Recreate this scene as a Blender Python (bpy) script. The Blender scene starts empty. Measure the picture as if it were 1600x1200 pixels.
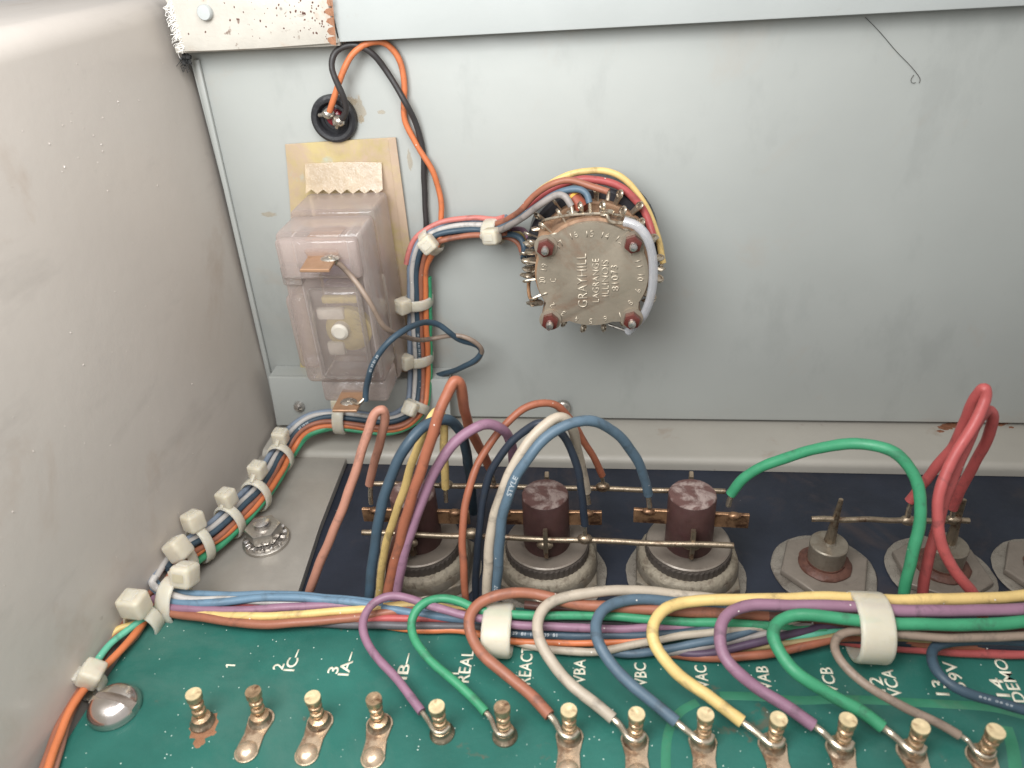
import bpy, bmesh, math, random
from mathutils import Vector, Matrix
random.seed(7)
S = 0.001                      # everything below is authored in millimetres
sc = bpy.context.scene
col = sc.collection

# ------------------------------------------------------------------ camera
FPX, CX, CY = 1200.0, 800.0, 600.0
dn = Vector((127.0, 1930.0, 1200.0)).normalized()
ZU = -dn
xa = Vector((10300.0, 70.0, -1200.0)).normalized()
XA = (xa - ZU * xa.dot(ZU)).normalized()
YA = ZU.cross(XA)              # world axes written in camera coordinates (x right, y down, z forward)
CAM = Vector((0, 0, 100.0))
cd = bpy.data.cameras.new("camera")
cam = bpy.data.objects.new("camera", cd); col.objects.link(cam)
rx = Vector((XA.x, YA.x, ZU.x)); ry = -Vector((XA.y, YA.y, ZU.y)); rz = -Vector((XA.z, YA.z, ZU.z))
m = Matrix((rx, ry, rz)).transposed().to_4x4(); m.translation = CAM * S
cam.matrix_world = m
cd.sensor_width = 36; cd.lens = 27.0
cd.clip_start = 0.004; cd.clip_end = 20
cd.dof.use_dof = True; cd.dof.focus_distance = 0.142; cd.dof.aperture_fstop = 30
sc.camera = cam
# ------------------------------------------------------------------ light
w = bpy.data.worlds.new("World"); sc.world = w; w.use_nodes = True
bg = w.node_tree.nodes["Background"]
bg.inputs[0].default_value = (1.0, 0.985, 0.96, 1); bg.inputs[1].default_value = 0.54
def area(loc, target, size, power, colr):
    l = bpy.data.lights.new("area_lamp", 'AREA'); l.shape = 'RECTANGLE'; l.size = size[0]; l.size_y = size[1]
    l.energy = power; l.color = colr
    o = bpy.data.objects.new("area_lamp", l); col.objects.link(o)
    o.location = Vector(loc) * S
    d = (Vector(target) - Vector(loc))
    o.rotation_euler = d.to_track_quat('-Z', 'Y').to_euler()
    return o
area((-66, 0, 146), (-60, 150, 40), (0.09, 0.09), 0.37, (0.95, 0.985, 1.0))  # key lamp standing in for soft daylight from the left
area((0, 35, 168), (-80, 85, 70), (0.09, 0.09), 0.20, (1.0, 0.985, 0.97))  # added fill lamp that brightens the left side sheet, not a window
sc.view_settings.view_transform = 'Standard'; sc.view_settings.look = 'None'
sc.view_settings.exposure = 0.0; sc.view_settings.gamma = 1.0
sc.cycles.max_bounces = 8; sc.cycles.transparent_max_bounces = 40
sc.cycles.caustics_reflective = False; sc.cycles.caustics_refractive = False

# ------------------------------------------------------------------ placing helpers
def ray(px, py):
    c = Vector(((px - CX) / FPX, (py - CY) / FPX, 1.0))
    return Vector((c.dot(XA), c.dot(YA), c.dot(ZU)))
def atz(px, py, z):
    r = ray(px, py); return CAM + r * ((z - CAM.z) / r.z)
def aty(px, py, y):
    r = ray(px, py); return CAM + r * (y / r.y)
def atx(px, py, x):
    r = ray(px, py); return CAM + r * (x / r.x)

# ------------------------------------------------------------------ materials
MATS = {}
def nn(nt, t, **k):
    n = nt.nodes.new(t)
    for a, b in k.items(): setattr(n, a, b)
    return n
def mat(name, c, rough=0.5, metal=0.0, var=0.12, vs=0.15, bump=0.0, bs=1.5, stain=None, sa=0.5, ss=0.08, st=0.55,
        speck=None, spt=0.05, sps=0.3, spd=0.3, trans=0.0, sss=0.0, coat=0.0, spec=0.5, ior=1.45, rvar=0.12, stain2=None, s2=(0.3, 0.6, 0.6), stretch=(1, 1, 1), alpha=1.0, smudge=0.0, sstr=(1, 1, .22)):
    """c is a linear colour; vs/bs/ss/sps are noise scales per millimetre"""
    if name in MATS: return MATS[name]
    M = bpy.data.materials.new(name); M.use_nodes = True
    nt = M.node_tree; b = nt.nodes["Principled BSDF"]; L = nt.links.new
    tc = nn(nt, 'ShaderNodeTexCoord')
    mp = nn(nt, 'ShaderNodeMapping'); mp.inputs['Scale'].default_value = stretch
    L(tc.outputs['Object'], mp.inputs[0]); co = mp.outputs[0]
    def noise(s, det=5, r=0.6, d=0.0, off=0):
        n = nn(nt, 'ShaderNodeTexNoise'); n.inputs['Scale'].default_value = s / S
        n.inputs['Detail'].default_value = det; n.inputs['Roughness'].default_value = r; n.inputs['Distortion'].default_value = d
        if off:
            a = nn(nt, 'ShaderNodeVectorMath', operation='ADD'); a.inputs[1].default_value = (off, off * .7, off * .3)
            L(co, a.inputs[0]); L(a.outputs[0], n.inputs['Vector'])
        else: L(co, n.inputs['Vector'])
        return n.outputs['Fac']
    def rng(v, a, bb, c0=0, c1=1):
        n = nn(nt, 'ShaderNodeMapRange'); n.inputs[1].default_value = a; n.inputs[2].default_value = bb
        n.inputs[3].default_value = c0; n.inputs[4].default_value = c1; L(v, n.inputs[0]); return n.outputs[0]
    def mix(f, A, B):
        n = nn(nt, 'ShaderNodeMix', data_type='RGBA')
        L(f, n.inputs['Factor'])
        for s, v in ((n.inputs['A'], A), (n.inputs['B'], B)):
            if hasattr(v, 'links'): L(v, s)
            else: s.default_value = (*v, 1)
        return n.outputs['Result']
    lo = tuple(max(0, x * (1 - var)) for x in c); hi = tuple(min(1, x * (1 + var)) for x in c)
    colr = mix(rng(noise(vs), 0.3, 0.7), lo, hi)
    if stain: colr = mix(rng(noise(ss, 7, 0.68, 0.6, off=1.3), st, st + 0.13, 0, sa), colr, stain)
    if stain2: colr = mix(rng(noise(s2[0], 4, 0.6, 0.3, off=2.7), s2[1], s2[1] + 0.06, 0, s2[2]), colr, stain2)
    if smudge:
        mp2 = nn(nt, 'ShaderNodeMapping'); mp2.inputs['Scale'].default_value = sstr; L(tc.outputs['Object'], mp2.inputs[0])
        for sc2, th in ((0.09, .56), (0.9, .66)):
            n2 = nn(nt, 'ShaderNodeTexNoise'); n2.inputs['Scale'].default_value = sc2 / S; n2.inputs['Detail'].default_value = 6; n2.inputs['Roughness'].default_value = .65
            L(mp2.outputs[0], n2.inputs['Vector'])
            colr = mix(rng(n2.outputs['Fac'], th, th + .12, 0, smudge), colr, tuple(x * .62 for x in c))
    if speck:
        v = nn(nt, 'ShaderNodeTexVoronoi'); v.inputs['Scale'].default_value = sps / S; L(co, v.inputs['Vector'])
        f = rng(v.outputs['Distance'], spt, spt * 0.6, 0, 1)
        sp = nn(nt, 'ShaderNodeSeparateColor'); L(v.outputs['Color'], sp.inputs[0])
        g = rng(sp.outputs[0], 1 - spd, 1 - spd + 0.02, 0, 1)
        mm = nn(nt, 'ShaderNodeMath', operation='MULTIPLY'); L(f, mm.inputs[0]); L(g, mm.inputs[1])
        colr = mix(mm.outputs[0], colr, speck)
    L(colr, b.inputs['Base Color'])
    b.inputs['Metallic'].default_value = metal
    L(rng(noise(vs * 2.3, off=.6), 0.3, 0.7, max(0.03, rough - rvar), min(1, rough + rvar)), b.inputs['Roughness'])
    b.inputs['Specular IOR Level'].default_value = spec
    b.inputs['IOR'].default_value = ior
    b.inputs['Transmission Weight'].default_value = trans
    b.inputs['Coat Weight'].default_value = coat
    b.inputs['Alpha'].default_value = alpha
    if sss:
        b.inputs['Subsurface Weight'].default_value = sss; b.inputs['Subsurface Radius'].default_value = (1, .9, .7)
        b.inputs['Subsurface Scale'].default_value = 1.5 * S
    if bump:
        bn = nn(nt, 'ShaderNodeBump'); bn.inputs['Strength'].default_value = min(1, bump); bn.inputs['Distance'].default_value = 0.15 * S
        L(noise(bs, 4), bn.inputs['Height']); L(bn.outputs[0], b.inputs['Normal'])
    MATS[name] = M
    return M
def srgb(r, g, b):
    f = lambda v: (v / 255 / 12.92) if v / 255 <= 0.04045 else ((v / 255 + 0.055) / 1.055) ** 2.4
    return (f(r), f(g), f(b))

m_wall = mat('grey_paint', srgb(188, 180, 172), 0.4, smudge=.3, sstr=(1, .25, 1), var=0.05, vs=0.02, bump=0.35, bs=0.25, stain=srgb(160, 138, 118), sa=0.35, ss=0.03, st=0.56,
             speck=srgb(225, 220, 215), spt=0.05, sps=0.12, spd=0.25, stain2=srgb(120, 105, 95), s2=(0.12, 0.74, 0.6))
m_back = mat('blue_grey_paint', srgb(167, 169, 165), 0.42, smudge=.2, sstr=(1, 1, .5), var=0.05, vs=0.02, bump=0.2, bs=0.4, stain=srgb(170, 150, 132), sa=0.35, ss=0.022, st=0.55,
             speck=srgb(110, 98, 88), spt=0.03, sps=0.1, spd=0.12, stain2=srgb(165, 135, 100), s2=(0.09, 0.73, 0.6))
m_lip = mat('cream_paint', srgb(176, 179, 177), 0.45, smudge=.12, sstr=(.25, 1, 1), var=0.04, vs=0.04, bump=0.2, bs=0.5, stain=srgb(150, 120, 95), sa=0.3, ss=0.05, st=0.62)
m_tab = mat('rusty_cream_paint', srgb(184, 178, 168), 0.55, var=0.06, vs=0.2, bump=0.5, bs=0.8, stain=srgb(168, 128, 98), sa=0.5, ss=0.1, st=0.55,
            speck=srgb(60, 42, 34), spt=0.18, sps=0.35, spd=0.16, stain2=srgb(105, 78, 62), s2=(0.45, 0.66, 0.8))
m_ledge = mat('ledge_paint', srgb(160, 155, 146), 0.5, var=0.05, vs=0.05, bump=0.25, bs=0.5, stain=srgb(130, 105, 82), sa=0.5, ss=0.06, st=0.6,
              stain2=srgb(92, 58, 40), s2=(0.25, 0.72, 0.85))
m_bracket = mat('zinc_bracket', srgb(160, 154, 146), 0.42, metal=0.35, var=0.08, vs=0.12, bump=0.3, bs=0.8, stain=srgb(150, 105, 65), sa=0.5, ss=0.07, st=0.62)
m_dark = mat('black_anodised', (0.019, 0.023, 0.035), 0.5, var=0.25, vs=0.08, bump=0.15, bs=2.0, stain=(0.06, 0.045, 0.045), sa=0.55, ss=0.06, st=0.52,
             speck=srgb(150, 150, 155), spt=0.07, sps=0.55, spd=0.07, spec=0.4)
m_floor = mat('dark_chassis', (0.03, 0.03, 0.03), 0.7)
m_pcb = mat('green_solder_mask', srgb(40, 96, 86), 0.42, var=0.2, vs=0.06, bump=0.3, bs=1.6, stain=srgb(72, 108, 98), sa=0.5, ss=0.03, st=0.5,
            speck=srgb(205, 215, 205), spt=0.17, sps=1.5, spd=0.14, stain2=srgb(104, 84, 68), s2=(0.16, 0.68, 0.6), spec=0.45, smudge=.25, sstr=(.5, 1, 1))
m_pcb_edge = mat('board_edge', srgb(120, 110, 80), 0.7)
m_trace = mat('masked_copper_trace', srgb(54, 120, 92), 0.42, var=0.12, vs=0.2, stain=srgb(90, 120, 95), sa=0.5, ss=0.1)
m_ink = mat('cream_ink', srgb(222, 216, 196), 0.6, var=0.1, vs=0.8, stain=srgb(150, 165, 150), sa=0.5, ss=0.6, st=0.6)
m_gold = mat('tarnished_tin', srgb(196, 166, 134), 0.34, metal=0.85, var=0.2, vs=0.8, bump=0.4, bs=1.6, stain=srgb(112, 78, 58), sa=0.8, ss=0.5, st=0.53)
m_head = mat('pale_brass_head', srgb(228, 206, 164), 0.4, metal=0.45, var=0.12, vs=0.8, bump=0.3, bs=2.0, stain=srgb(160, 126, 92), sa=0.6, ss=0.5, st=0.55)
m_pad = mat('dull_solder_pad', srgb(206, 182, 156), 0.3, metal=0.65, var=0.15, vs=0.6, bump=0.3, bs=1.0, stain=srgb(120, 88, 66), sa=0.75, ss=0.3, st=0.52)
m_solder = mat('solder', srgb(196, 190, 180), 0.28, metal=0.9, var=0.15, vs=1.2, bump=0.35, bs=1.5, stain=srgb(110, 92, 78), sa=0.7, ss=0.6, st=0.55)
m_steel = mat('bright_steel', srgb(205, 200, 196), 0.26, metal=0.95, var=0.08, vs=0.6, bump=0.15, bs=1.0, stain=srgb(130, 112, 98), sa=0.5, ss=0.3, st=0.6)
m_polish = mat('polished_screw_steel', srgb(214, 206, 200), 0.2, metal=0.95, var=0.05, vs=0.3, rvar=.05, stain=srgb(150, 134, 122), sa=0.4, ss=0.2, st=0.6)
m_nut = mat('zinc_nut', srgb(178, 172, 164), 0.35, metal=0.85, var=0.1, vs=0.5, bump=0.3, bs=1.2, stain=srgb(110, 92, 76), sa=0.6, ss=0.3, st=0.58)
m_rod = mat('tinned_rod', srgb(150, 135, 116), 0.36, metal=0.8, var=0.2, vs=0.5, bump=0.4, bs=1.5, stain=srgb(92, 62, 44), sa=0.85, ss=0.35, st=0.52)
m_copper = mat('oxidised_copper_tab', srgb(158, 122, 92), 0.4, metal=0.7, var=0.25, vs=0.5, bump=0.5, bs=1.0, stain=srgb(66, 42, 34), sa=0.9, ss=0.3, st=0.46)
m_lug = mat('brown_brass_lug', srgb(168, 132, 104), 0.42, metal=0.45, var=0.1, vs=0.3, bump=0.2, bs=0.8, stain=srgb(120, 86, 62), sa=0.5, ss=0.25, st=0.55)
m_post = mat('brown_epoxy_post', srgb(68, 46, 43), 0.5, var=0.2, vs=0.3, bump=0.3, bs=1.0, stain=srgb(72, 46, 46), sa=0.6, ss=0.3, st=0.5)
m_posttop = mat('scuffed_epoxy_top', srgb(88, 62, 58), 0.45, var=0.2, vs=0.4, bump=1.0, bs=0.5, stain=srgb(150, 134, 128), sa=0.85, ss=0.3, st=0.47)
m_case = mat('nickel_case', srgb(134, 125, 112), 0.42, metal=0.5, var=0.14, vs=0.5, bump=0.5, bs=1.2, stain=srgb(118, 104, 88), sa=0.7, ss=0.35, st=0.5)
m_crust = mat('crusted_solder_ring', srgb(142, 132, 116), 0.6, metal=0.2, var=0.2, vs=0.9, bump=1.0, bs=1.8, stain=srgb(96, 82, 68), sa=0.75, ss=0.7, st=0.52)
m_knurl = mat('dark_knurled_ring', srgb(92, 84, 78), 0.5, metal=0.4, var=0.2, vs=1.2, bump=0.5, bs=2.5)
m_disc = mat('grey_insulator_disc', srgb(126, 116, 106), 0.42, metal=0.25, var=0.12, vs=0.3, bump=0.2, bs=1.0, stain=srgb(80, 68, 64), sa=0.5, ss=0.2)
m_mica = mat('mica_washer', srgb(140, 132, 122), 0.3, metal=0.35, var=0.15, vs=0.4, bump=0.35, bs=0.8, stain=srgb(90, 80, 72), sa=0.6, ss=0.3, st=0.54)
m_redrust = mat('red_brown_seal', srgb(92, 60, 49), 0.55, metal=0.1, var=0.25, vs=0.6, bump=0.7, bs=1.6, stain=srgb(70, 42, 36), sa=0.7, ss=0.5, st=0.5)
m_nylon = mat('nylon', srgb(224, 215, 196), 0.38, var=0.05, vs=0.3, bump=0.15, bs=0.8, sss=0.8, stain=srgb(196, 182, 150), sa=0.5, ss=0.2, alpha=.66)
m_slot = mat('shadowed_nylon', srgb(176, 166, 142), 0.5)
m_acryl = mat('pink_clear_acrylic', srgb(240, 218, 212), 0.12, var=0.05, vs=0.15, bump=0.35, bs=0.25, alpha=0.27, rvar=0.06, spec=0.8, stain=srgb(228, 200, 188), sa=0.6, ss=0.12)
m_frost = mat('frosted_acrylic', srgb(242, 226, 220), 0.2, var=0.06, vs=0.2, bump=0.4, bs=0.3, alpha=0.2, spec=0.8)
def acrylic(name, tint, dif, gain):
    M = bpy.data.materials.new(name); M.use_nodes = True; nt = M.node_tree; nt.nodes.clear(); L = nt.links.new
    out = nn(nt, 'ShaderNodeOutputMaterial'); tc = nn(nt, 'ShaderNodeTexCoord')
    nz = nn(nt, 'ShaderNodeTexNoise'); nz.inputs['Scale'].default_value = .16 / S; nz.inputs['Detail'].default_value = 4; nz.inputs['Distortion'].default_value = .8; L(tc.outputs['Object'], nz.inputs['Vector'])
    bp_ = nn(nt, 'ShaderNodeBump'); bp_.inputs['Strength'].default_value = .9; bp_.inputs['Distance'].default_value = .5 * S; L(nz.outputs['Fac'], bp_.inputs['Height'])
    tr = nn(nt, 'ShaderNodeBsdfTransparent'); tr.inputs[0].default_value = (*tint, 1)
    df = nn(nt, 'ShaderNodeBsdfDiffuse'); df.inputs[0].default_value = (*dif, 1)
    tl = nn(nt, 'ShaderNodeBsdfTranslucent'); tl.inputs[0].default_value = (*dif, 1)
    dm = nn(nt, 'ShaderNodeMixShader'); dm.inputs[0].default_value = .4; L(df.outputs[0], dm.inputs[1]); L(tl.outputs[0], dm.inputs[2])
    lw = nn(nt, 'ShaderNodeLayerWeight'); lw.inputs[0].default_value = .35; L(bp_.outputs[0], lw.inputs[1])
    mr = nn(nt, 'ShaderNodeMapRange'); mr.inputs[3].default_value = gain; mr.inputs[4].default_value = gain + .32; L(lw.outputs['Facing'], mr.inputs[0])
    m1 = nn(nt, 'ShaderNodeMixShader'); L(mr.outputs[0], m1.inputs[0]); L(tr.outputs[0], m1.inputs[1]); L(dm.outputs[0], m1.inputs[2])
    gl = nn(nt, 'ShaderNodeBsdfGlossy'); gl.inputs['Roughness'].default_value = .07; L(bp_.outputs[0], gl.inputs['Normal'])
    fr = nn(nt, 'ShaderNodeFresnel'); fr.inputs[0].default_value = 1.55; L(bp_.outputs[0], fr.inputs['Normal'])
    fm = nn(nt, 'ShaderNodeMath', operation='MULTIPLY'); fm.inputs[1].default_value = .6; L(fr.outputs[0], fm.inputs[0])
    m2 = nn(nt, 'ShaderNodeMixShader'); L(fm.outputs[0], m2.inputs[0]); L(m1.outputs[0], m2.inputs[1]); L(gl.outputs[0], m2.inputs[2])
    L(m2.outputs[0], out.inputs[0]); return M
m_acryl = acrylic('clear_acrylic', (.998, .99, .987), srgb(255, 236, 228), .20)
m_frost = acrylic('clear_window_acrylic', (1, .995, .993), srgb(255, 244, 238), .04)
m_streak = acrylic('light_streak_acrylic', (1, .995, .99), srgb(255, 248, 244), .5)  # whiter acrylic, refracted light put into the colour
m_innerl = mat('lavender_shade', srgb(170, 158, 176), 0.4)  # stands for the darker shading inside the meter
m_innery = mat('yellow_coil_disc', srgb(205, 186, 120), 0.5, var=0.15, vs=0.5)
m_innerw = mat('white_inner_plastic', srgb(235, 228, 214), 0.45, var=0.08, vs=0.4)
m_brass = mat('tarnished_brass_sheet', srgb(196, 178, 130), 0.4, metal=0.3, var=0.15, vs=0.12, bump=0.25, bs=0.5, stain=srgb(196, 172, 152), sa=0.9, ss=0.06, st=0.42,
              stain2=srgb(180, 196, 190), s2=(0.14, 0.6, 0.6))
m_tape = mat('aged_clear_tape', srgb(206, 186, 160), 0.18, alpha=.6, var=0.1, vs=0.3, bump=0.6, bs=0.6, stain=srgb(228, 210, 192), sa=0.6, ss=0.2, trans=0.15)
m_rubber = mat('black_rubber', (0.025, 0.025, 0.028), 0.45, var=0.3, vs=0.5, bump=0.4, bs=1.2, stain=(0.12, 0.12, 0.12), sa=0.6, ss=0.5, st=0.58)
m_lens = mat('dark_red_lens', (0.2, 0.01, 0.02), 0.2, spec=0.8)
m_cover = mat('switch_cover_metal', srgb(158, 147, 131), 0.45, metal=0.5, var=0.10, vs=0.1, bump=0.25, bs=1.2, stain=srgb(142, 112, 92), sa=0.55, ss=0.12, st=0.5)
m_phen = mat('tan_phenolic', srgb(150, 118, 92), 0.55, var=0.2, vs=0.3, bump=0.4, bs=1.0, stain=srgb(110, 80, 62), sa=0.7, ss=0.25, st=0.5)
m_black = mat('black_phenolic', (0.03, 0.03, 0.035), 0.42, var=0.3, vs=0.4, bump=0.3, bs=1.0, speck=(.5, .5, .5), spt=0.08, sps=1.2, spd=0.1)
m_rednut = mat('maroon_varnished_nut', srgb(100, 50, 44), 0.3, metal=0.3, var=0.15, vs=0.6, coat=0.4)
m_resist = mat('resistor_brown', srgb(150, 78, 58), 0.45, var=0.1)
m_yband = mat('yellow_band', srgb(215, 165, 70), 0.45)
m_sleeve = mat('clear_pvc_sleeve', srgb(206, 206, 210), 0.2, var=0.04, vs=0.4, alpha=0.5)
m_stamp = mat('bright_stamped_metal', srgb(196, 184, 166), 0.45, metal=0.5, var=0.05, vs=0.5)
m_smooth = mat('smooth_tinned_metal', srgb(190, 178, 160), 0.3, metal=0.85, var=0.15, vs=0.6, stain=srgb(120, 96, 76), sa=0.7, ss=0.4, st=0.5)
m_lintm = mat('white_lint', srgb(242, 238, 232), 0.8)
m_hair = mat('dark_fibre', (0.04, 0.035, 0.03), 0.6)
m_print = mat('white_wire_print', srgb(212, 216, 218), 0.6, alpha=.7)
m_stain = mat('ochre_stain', srgb(190, 160, 110), 0.55, var=0.1, vs=0.8, alpha=0.12)
m_stain2 = mat('orange_rust_bloom', srgb(172, 120, 88), 0.7, var=0.2, vs=0.8, alpha=0.5)
m_rust = mat('rust', srgb(120, 78, 56), 0.8, var=0.3, vs=1.0, bump=0.8)

WC = dict(purple=(150, 104, 132), green=(48, 158, 108), brown=(170, 98, 72), cream=(188, 173, 153), blue=(80, 108, 130), yellow=(238, 200, 116),
          orange=(226, 116, 62), rust=(168, 90, 62), navy=(36, 48, 66), dkblue=(52, 78, 98), red=(196, 78, 78), tan=(150, 128, 112), grey=(150, 142, 138),
          white=(192, 188, 184), teal=(84, 190, 150), black=(52, 50, 52), olive=(168, 148, 96), pink=(216, 116, 108), dkred=(150, 44, 50), pinkbrown=(186, 122, 100),
          lilac=(120, 84, 112), dkbrown=(112, 66, 56), greyblue=(122, 140, 164), steelblue=(96, 134, 164), mint=(88, 196, 160), dkpurple=(84, 62, 92), dkgrey=(92, 90, 96))
def wmat(c):
    r, g, b = WC[c]
    g0 = (r + g + b) / 3; q = 0.20; r, g, b = [x * .92 for x in (r + (g0 - r) * q + 4, g + (g0 - g) * q + 2, b + (g0 - b) * q)]
    k = srgb(r, g, b)
    return mat('wire_' + c, k, 0.47, var=0.1, vs=0.25, bump=0.15, bs=0.9, stain=tuple(x * 0.4 + .02 for x in k), sa=0.7, ss=0.28, st=0.54,
               speck=srgb(225, 220, 212), spt=0.12, sps=0.8, spd=0.08, rvar=0.1)

# ------------------------------------------------------------------ object helpers
ORG = {}
def tag(o, label=None, cat=None, group=None, kind=None):
    if label: o['label'] = label
    if cat: o['category'] = cat
    if group: o['group'] = group
    if kind: o['kind'] = kind
    return o
def empty(name, loc, label, cat, group=None):
    o = bpy.data.objects.new(name, None); col.objects.link(o); o.empty_display_size = 0.002
    o.location = Vector(loc) * S; ORG[o.name] = Vector(loc)
    return tag(o, label, cat, group)
def link(name, bm, m_, parent=None, smooth=True, auto=35, local=False, normals=True):
    """bm is in mm, world coordinates (or local ones when local=True)"""
    org = Vector((0, 0, 0))
    if parent is not None and not local: org = ORG[parent.name]
    for v in bm.verts: v.co = (v.co - org) * S
    if normals: bmesh.ops.recalc_face_normals(bm, faces=bm.faces)
    me = bpy.data.meshes.new(name); bm.to_mesh(me); bm.free()
    if smooth:
        me.polygons.foreach_set('use_smooth', [True] * len(me.polygons))
        me.set_sharp_from_angle(angle=math.radians(auto))
    for mm in (m_ if isinstance(m_, (list, tuple)) else [m_]): me.materials.append(mm)
    o = bpy.data.objects.new(name, me); col.objects.link(o)
    if parent is not None: o.parent = parent
    ORG[o.name] = org
    return o
def inst(src, name, parent, loc=(0, 0, 0), rot=None):
    o = src.copy(); o.name = name; col.objects.link(o); o.parent = parent
    o.location = Vector(loc) * S
    if rot: o.rotation_euler = rot
    ORG[o.name] = Vector(loc)
    return o
def copy_tree(root):
    c = root.copy(); col.objects.link(c)
    for ch in list(root.children):
        d = ch.copy(); col.objects.link(d); d.parent = c
        for g in list(ch.children):
            e = g.copy(); col.objects.link(e); e.parent = d
    return c
def box(bm, lo, hi, bev=0.0, seg=2, M=None):
    r = bmesh.ops.create_cube(bm, size=1.0)
    lo, hi = Vector(lo), Vector(hi); c = (lo + hi) / 2; d = hi - lo
    for v in r['verts']: v.co = Vector((v.co.x * d.x, v.co.y * d.y, v.co.z * d.z)) + c
    vs = r['verts']
    if bev:
        es = list({e for v in vs for e in v.link_edges})
        q = bmesh.ops.bevel(bm, geom=es, offset=bev, segments=seg, profile=0.5, affect='EDGES')
        vs = list({v for f in q['faces'] for v in f.verts} | {v for v in vs if v.is_valid})
    if M is not None:
        vs2 = set(vs)
        for v in vs2: v.co = M @ v.co
    return vs
def prism(bm, pts, off, bev=0.0, seg=2):
    """closed outline of 3D points extruded by the vector off"""
    off = Vector(off)
    a = [bm.verts.new(p) for p in pts]; b = [bm.verts.new(Vector(p) + off) for p in pts]
    n = len(a); f0 = bm.faces.new(a); f1 = bm.faces.new(list(reversed(b)))
    fs = [f0, f1]
    for i in range(n): fs.append(bm.faces.new((a[i], b[i], b[(i + 1) % n], a[(i + 1) % n])))
    if bev:
        es = [e for e in f0.edges] + [e for e in f1.edges]
        bmesh.ops.bevel(bm, geom=es, offset=bev, segments=seg, profile=0.5, affect='EDGES')
def lathe(bm, prof, n=32, c=(0, 0, 0), ax='z', wob=0.0, hexr=None):
    """prof: list of (r, h). axis z, or y (h counted towards the viewer, -y)"""
    rings = []; c = Vector(c)
    for r, h in prof:
        ring = []
        for i in range(n):
            a = 2 * math.pi * i / n; rr = r
            if wob: rr *= 1 + wob * (random.random() - .5)
            if ax == 'z': p = Vector((rr * math.cos(a), rr * math.sin(a), h))
            elif ax == 'y': p = Vector((rr * math.cos(a), -h, rr * math.sin(a)))
            ring.append(bm.verts.new(c + p))
        rings.append(ring)
    for k in range(len(rings) - 1):
        for i in range(n):
            j = (i + 1) % n
            bm.faces.new((rings[k][i], rings[k][j], rings[k + 1][j], rings[k + 1][i]))
    bm.faces.new(rings[0]); bm.faces.new(rings[-1])
def ngon(bm, r, h0, h1, n=6, c=(0, 0, 0), ax='z', rot=0.0, bev=0.25, seg=2):
    pts = []
    for i in range(n):
        a = rot + 2 * math.pi * i / n
        pts.append(Vector(c) + (Vector((r * math.cos(a), r * math.sin(a), h0)) if ax == 'z' else Vector((r * math.cos(a), -h0, r * math.sin(a)))))
    prism(bm, pts, (0, 0, h1 - h0) if ax == 'z' else (0, -(h1 - h0), 0), bev, seg)
def smooth_path(P, sub=8):
    P = [Vector(p) for p in P]
    if len(P) == 2: return [P[0].lerp(P[1], i / sub) for i in range(sub + 1)]
    Q = [P[0] * 2 - P[1]] + P + [P[-1] * 2 - P[-2]]
    out = []
    for i in range(1, len(Q) - 2):
        p0, p1, p2, p3 = Q[i - 1:i + 3]
        # centripetal catmull-rom
        t0 = 0; t1 = t0 + max((p1 - p0).length, 1e-6) ** .5; t2 = t1 + max((p2 - p1).length, 1e-6) ** .5; t3 = t2 + max((p3 - p2).length, 1e-6) ** .5
        for k in range(sub):
            t = t1 + (t2 - t1) * k / sub
            A1 = p0 * ((t1 - t) / (t1 - t0)) + p1 * ((t - t0) / (t1 - t0)); A2 = p1 * ((t2 - t) / (t2 - t1)) + p2 * ((t - t1) / (t2 - t1))
            A3 = p2 * ((t3 - t) / (t3 - t2)) + p3 * ((t - t2) / (t3 - t2))
            B1 = A1 * ((t2 - t) / (t2 - t0)) + A2 * ((t - t0) / (t2 - t0)); B2 = A2 * ((t3 - t) / (t3 - t1)) + A3 * ((t - t1) / (t3 - t1))
            out.append(B1 * ((t2 - t) / (t2 - t1)) + B2 * ((t - t1) / (t2 - t1)))
    out.append(P[-1])
    # relax a little so that hand-set points do not show as kinks
    for _ in range(6):
        o2 = out[:]
        for i in range(1, len(out) - 1): o2[i] = out[i] * 0.5 + (out[i - 1] + out[i + 1]) * 0.25
        out = o2
    return out
def tube(bm, path, r, n=12, r2=None, sx=1.0):
    T = []
    for i in range(len(path)):
        a = path[max(0, i - 1)]; b = path[min(len(path) - 1, i + 1)]; T.append((b - a).normalized() if (b - a).length > 1e-9 else Vector((0, 0, 1)))
    up = Vector((0, 0, 1)) if abs(T[0].z) < 0.9 else Vector((1, 0, 0))
    nrm = T[0].cross(up).normalized(); rings = []
    for i, p in enumerate(path):
        nrm = (nrm - T[i] * nrm.dot(T[i])).normalized(); bi = T[i].cross(nrm)
        rr = r if r2 is None else r + (r2 - r) * i / (len(path) - 1)
        rr *= 1 + .018 * math.sin(i * .37 + len(path)) + .012 * math.sin(i * 1.3)
        rings.append([bm.verts.new(p + nrm * math.cos(2 * math.pi * k / n) * rr * sx + bi * math.sin(2 * math.pi * k / n) * rr) for k in range(n)])
    for k in range(len(rings) - 1):
        for i in range(n):
            j = (i + 1) % n; bm.faces.new((rings[k][i], rings[k][j], rings[k + 1][j], rings[k + 1][i]))
    bm.faces.new(rings[0]); bm.faces.new(rings[-1])
def blob(bm, c, r, sq=(1, 1, 1), n=2, rough=0.12):
    q = bmesh.ops.create_icosphere(bm, subdivisions=n, radius=1.0)
    for v in q['verts']:
        k = 1 + rough * (random.random() - .5)
        v.co = Vector((v.co.x * sq[0], v.co.y * sq[1], v.co.z * sq[2])) * r * k + Vector(c)

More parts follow.
